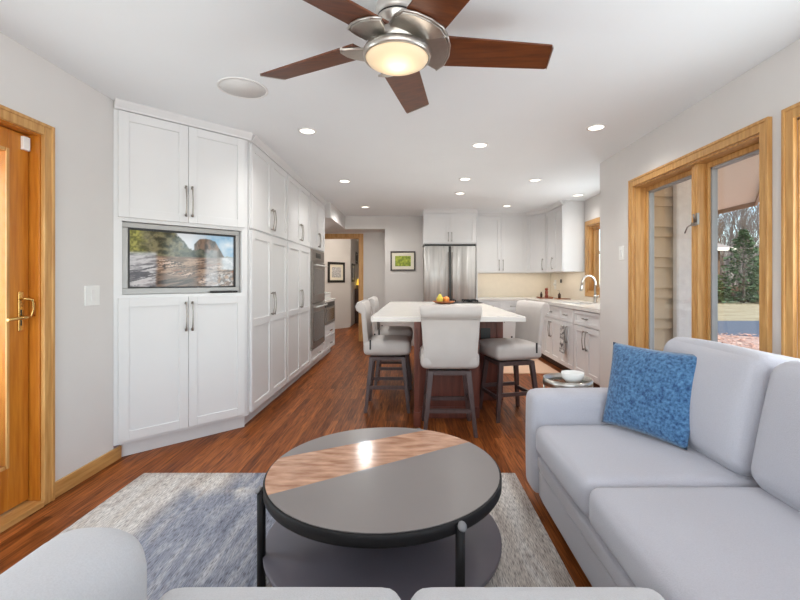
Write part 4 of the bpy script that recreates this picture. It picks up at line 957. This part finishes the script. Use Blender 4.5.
cans = [(-0.85, 3.45, 'near the tall pantry doors, closest on the left'), (-0.82, 5.18, 'middle one of the left row'), (-0.77, 7.0, 'farthest one of the left row'), (0.61, 3.81, 'nearest of the centre row before the island'), (0.634, 5.08, 'second of the centre row above the island'), (0.667, 5.9, 'third of the centre row above the island'), (1.54, 6.9, 'by the upper cabinets at the back'), (1.485, 5.13, 'middle one of the right row'), (2.36, 6.03, 'above the kitchen sink'), (1.46, 3.37, 'nearest on the right close to the window wall')]
can0 = None
for (x, y, lb) in cans:
    lab = 'round recessed ceiling light ' + lb
    if can0 is None:
        can0 = thing('recessed_light', lab, 'ceiling light', (x, y, H), 0, 'recessed ceiling lights')
        MB().lathe([(0.058, -0.0005), (0.076, -0.0005), (0.076, -0.004), (0.060, -0.008), (0.058, -0.0005)], seg=40, close=False).build('trim_ring', M['canring'], can0)
        MB().lathe([(0, -0.0035), (0.0595, -0.0035), (0.0595, -0.001), (0, -0.001)], seg=36, close=False).build('lens', M['can'], can0)
        ld = bpy.data.lights.new('downlight', 'SPOT'); ld.energy = CAN_W*4; ld.spot_size = R(146); ld.spot_blend = 1.0; ld.shadow_soft_size = 0.06; ld.color = (1, 0.985, 0.945)
        lo = bpy.data.objects.new('downlight', ld); C.objects.link(lo); lo.location = (0, 0, -0.02); lo.parent = can0
    else:
        c_ = dup(can0, (x, y, H), 0, lab)
        if (x, y) == (2.36, 6.03):
            for k_ in c_.children:
                if k_.type == 'LIGHT': k_.data = k_.data.copy(); k_.data.energy = CAN_W*1.2
        if (x, y) == (-0.77, 7.0):
            for k_ in c_.children:
                if k_.type == 'LIGHT': k_.data = k_.data.copy(); k_.data.energy = CAN_W*6; k_.data.spot_size = R(172); k_.data.spot_blend = 0.6
sp = thing('ceiling_speaker', 'round flush white speaker grille in the ceiling left of the fan', 'speaker', (-1.07, 2.69, H))
MB().lathe([(0.138, -0.0005), (0.152, -0.0005), (0.152, -0.004), (0.138, -0.006), (0.138, -0.0005)], seg=56, close=False).build('trim_ring', M['canring'], sp); MB().lathe([(0, -0.004), (0.1375, -0.004), (0.1375, -0.001), (0, -0.001)], seg=48, close=False).build('grille', M['speaker'], sp)
hl = bpy.data.lights.new('hall_fill', 'POINT'); hl.energy = 26; hl.shadow_soft_size = 0.15; hl.color = (1, 0.9, 0.78)  # unseen fill light added to brighten the hall, without a fixture
hlo = bpy.data.objects.new('hall_fill', hl); C.objects.link(hlo); hlo.location = (-1.2, 9.8, 2.3)

# ------------------------------------------------------------------ outdoors
ZG = -0.40
struct(MB().box(-60, 160, -40, 200, ZG-0.3, ZG).build('lawn', M['lawn']))
struct(MB().prism([(2.2, -6), (40, 2.0), (60, 18), (60, 26), (24, 17.2), (2.2, 17.2)], ZG+0.001, ZG+0.012).build('driveway', M['drive']))
struct(MB().prism([(2.2, -6), (8.6, -6), (10.4, 11.6), (7.5, 13.6), (2.2, 13.6)], ZG+0.013, ZG+0.04).build('garden_bed', M['mulch']))
lm = MB()
for i in range(1500):
    x, y = rng.uniform(5, 10.0), rng.uniform(6, 12.6)
    if x > 8.7+0.1*(y) : continue
    s = rng.uniform(0.03, 0.09); a = rng.uniform(0, 6.28); dx, dy = math.cos(a)*s, math.sin(a)*s
    z = ZG+0.05+rng.uniform(0, 0.03); t_ = rng.uniform(-0.02, 0.03)
    vs_ = [lm.bm.verts.new(p) for p in ((x-dx, y-dy, z), (x+dy*0.6, y-dx*0.6, z+t_), (x+dx, y+dy, z+0.01), (x-dy*0.6, y+dx*0.6, z+t_))]; lm.bm.faces.new(vs_)
lo_ = lm.build('leaf_litter', M['leaf'], None); tag(lo_, 'pinkish brown fallen leaves on the bed outside the window', 'leaves'); lo_['kind'] = 'stuff'
# lap siding on the kitchen bump-out
sd_ = MB(); z = ZG
k = 0
while z < 2.5:
    h_ = 0.10 if k % 2 else 0.21
    sd_.hexa([(2.12, 4.300, z), (2.79, 4.300, z), (2.79, 4.36, z), (2.12, 4.36, z), (2.12, 4.338, z+h_), (2.79, 4.338, z+h_), (2.79, 4.36, z+h_), (2.12, 4.36, z+h_)]); z += h_; k += 1
struct(sd_.build('trim_4', M['siding']))
struct(MB().prism([(2.63, 4.22), (2.98, 4.22), (2.98, 4.6), (2.80, 4.6), (2.80, 4.297), (2.63, 4.297)], ZG, 2.35).build('trim_5', M['stucco'], None, 0.02))
# porch soffit with a diagonal eave; unseen near end extended to shade the siding
so_ = [(2.13, 1.3), (3.45, 1.3), (3.72, 4.48), (4.92, 6.1), (4.97, 8.0), (2.80, 8.0), (2.80, 4.30), (2.13, 4.30)]
struct(MB().prism(so_, 2.36, 2.40).build('soffit', M['soffit']))
fs = MB()
for (p0, p1) in zip(so_[:4], so_[1:5]):
    a, b = Vector(p0), Vector(p1); d = (b-a).normalized(); nn = Vector((d.y, -d.x))*0.03
    fs.prism([tuple(a), tuple(b), tuple(b+nn), tuple(a+nn)], 2.30, 2.50)
struct(fs.build('trim_6', M['fascia']))
# neighbour house
nh = thing('house', 'neighbour house with grey shingle roof beyond the evergreen', 'house', (23.6, 37.0, ZG))
MB().box(-4, 3.2, 0, 6, 0, 4.4).build('wall', M['brush'], nh)
m = MB(); m.hexa([(-4.8, -0.9, 4.4), (4.0, -0.9, 4.4), (4.0, 6.9, 4.4), (-4.8, 6.9, 4.4), (-3.5, 2.6, 5.9), (2.2, 2.6, 5.9), (2.2, 3.4, 5.9), (-3.5, 3.4, 5.9)]); m.build('roof', M['shingle'], nh)
MB().box(-4.85, 4.05, -0.96, -0.9, 4.2, 4.46).build('fascia', M['soffit'], nh)
# evergreens
def evergreen_mesh(seed, h_, r_):
    g = random.Random(seed); f = MB()
    for i in range(2600):
        t_ = g.random()**1.25; z = 0.25+t_*(h_-0.3); rr = r_*(1-t_)**0.8*(0.75+0.5*math.sin(z*5+g.random())**2)*math.sqrt(g.uniform(0.08, 1)); a = g.uniform(0, 2*PI)
        x, y = rr*math.cos(a), rr*math.sin(a); z -= rr*0.12
        L = g.uniform(0.12, 0.30); d = Vector((math.cos(a)+g.uniform(-.6, .6), math.sin(a)+g.uniform(-.6, .6), g.uniform(-0.3, 0.5))).normalized()*L
        sdv = d.cross(Vector((g.uniform(-1, 1), g.uniform(-1, 1), 1))).normalized()*L*0.32; p_ = Vector((x, y, z))
        q_ = [f.bm.verts.new(v_) for v_ in (p_-sdv*0.6, p_+d*0.5-sdv, p_+d, p_+d*0.5+sdv, p_+sdv*0.6)]; f.bm.faces.new(q_)
    return f
def evergreen(loc, seed, h_, r_, label):
    t_ = thing('evergreen_tree', label, 'tree', loc)
    evergreen_mesh(seed, h_, r_).build('foliage', M['needles'], t_)
    MB().tube([(0, 0, 0), (0, 0, h_*0.9)], [0.11, 0.02], 8).build('trunk', M['bark'], t_)
evergreen((24.2, 31.0, ZG), 3, 5.4, 2.0, 'dark green evergreen tree across the driveway outside the window')
evergreen((22.0, 31.5, ZG), 5, 2.8, 1.2, 'short bushy evergreen left of the taller one outside')
evergreen((26.9, 32.5, ZG), 8, 3.8, 1.6, 'evergreen at the right edge of the window view')
# bare trees
def bare_tree(seed):
    g = random.Random(seed); m = MB()
    def br(p, d, L, r, lvl):
        pts = [p]; q_ = p.copy(); dd = d.copy()
        for i in range(3):
            dd = (dd+Vector((g.uniform(-.16, .16), g.uniform(-.16, .16), 0.05))).normalized(); q_ = q_+dd*L/3; pts.append(q_.copy())
        m.tube(pts, [r, r*0.85, r*0.7, r*0.5], 5 if lvl < 2 else 3, False)
        if lvl >= 4: return
        for k_ in range(4 if lvl else 6):
            s = g.uniform(0.35, 1.0); i = min(2, int(s*3)); base = pts[i].lerp(pts[i+1], s*3-i if s < 1 else 1)
            a = g.uniform(0, 2*PI); sp_ = g.uniform(0.45, 0.9); side = Vector((math.cos(a), math.sin(a), 0.2)).normalized()
            br(base, (dd*(1-sp_*0.5)+side*sp_).normalized(), L*g.uniform(0.5, 0.72), r*0.55, lvl+1)
    br(Vector((0, 0, 0)), Vector((0, 0, 1)), 5.2, 0.16, 0)
    return m
protos = []
for i in range(4):
    o = bare_tree(40+i).build('bare_tree', M['bark'], None); protos.append(o)
spots = []
for r_ in range(9):
    D_ = 47 + r_*5.2
    for c_ in range(3):
        k_ = 0.66 + 0.09*c_ + (0.045 if r_ % 2 else 0) + rng.uniform(-0.012, 0.012); spots.append((D_*k_, D_+rng.uniform(-0.6, 0.6)))
for i, (x, y) in enumerate(spots):
    o = protos[i] if i < 4 else protos[i % 4].copy()
    if i >= 4: C.objects.link(o)
    o.location = (x, y, ZG); o.rotation_euler = (0, 0, rng.uniform(0, 6.28)); s = rng.uniform(1.1, 1.5)+(y-42)*0.012; o.scale = (s*0.42, s*0.42, s)
    tag(o, 'leafless grey tree in the woods seen through the window', 'tree', 'bare trees in the woods')
bm_ = MB()
for i in range(2600):
    D_ = rng.uniform(33, 50); x, y = D_*rng.uniform(0.62, 0.92), D_; h_ = rng.uniform(0.3, 1.3); a = rng.uniform(0, PI); dx, dy = math.cos(a)*0.12, math.sin(a)*0.12; lx_, ly_ = rng.uniform(-.4, .4), rng.uniform(-.4, .4)
    q_ = [bm_.bm.verts.new(p) for p in ((x-dx, y-dy, ZG), (x+dx, y+dy, ZG), (x+lx_+dx*0.2, y+ly_, ZG+h_))]; bm_.bm.faces.new(q_)
o = bm_.build('dry_brush', M['brush'], None); tag(o, 'brown dry brush along the edge of the woods', 'brush'); o['kind'] = 'stuff'

M['twig'] = mat('grey_twigs', (150, 142, 138), 1.0, scale=0.6, col2=(112, 100, 94))
tk = MB()
for i in range(5200):
    D_ = rng.uniform(60, 95); x, y = D_*rng.uniform(0.60, 0.95), D_; h_ = rng.uniform(3, 10)*D_/75; a = rng.uniform(0, PI); wd = rng.uniform(0.05, 0.16); dx, dy = math.cos(a)*wd, math.sin(a)*wd; lx_, ly_ = rng.uniform(-1.8, 1.8), rng.uniform(-.8, .8)
    q_ = [tk.bm.verts.new(p) for p in ((x-dx, y-dy, ZG), (x+dx, y+dy, ZG), (x+lx_, y+ly_, ZG+h_))]; tk.bm.faces.new(q_)
o = tk.build('thicket', M['twig'], None); tag(o, 'grey leafless thicket far behind the evergreens', 'thicket'); o['kind'] = 'stuff'
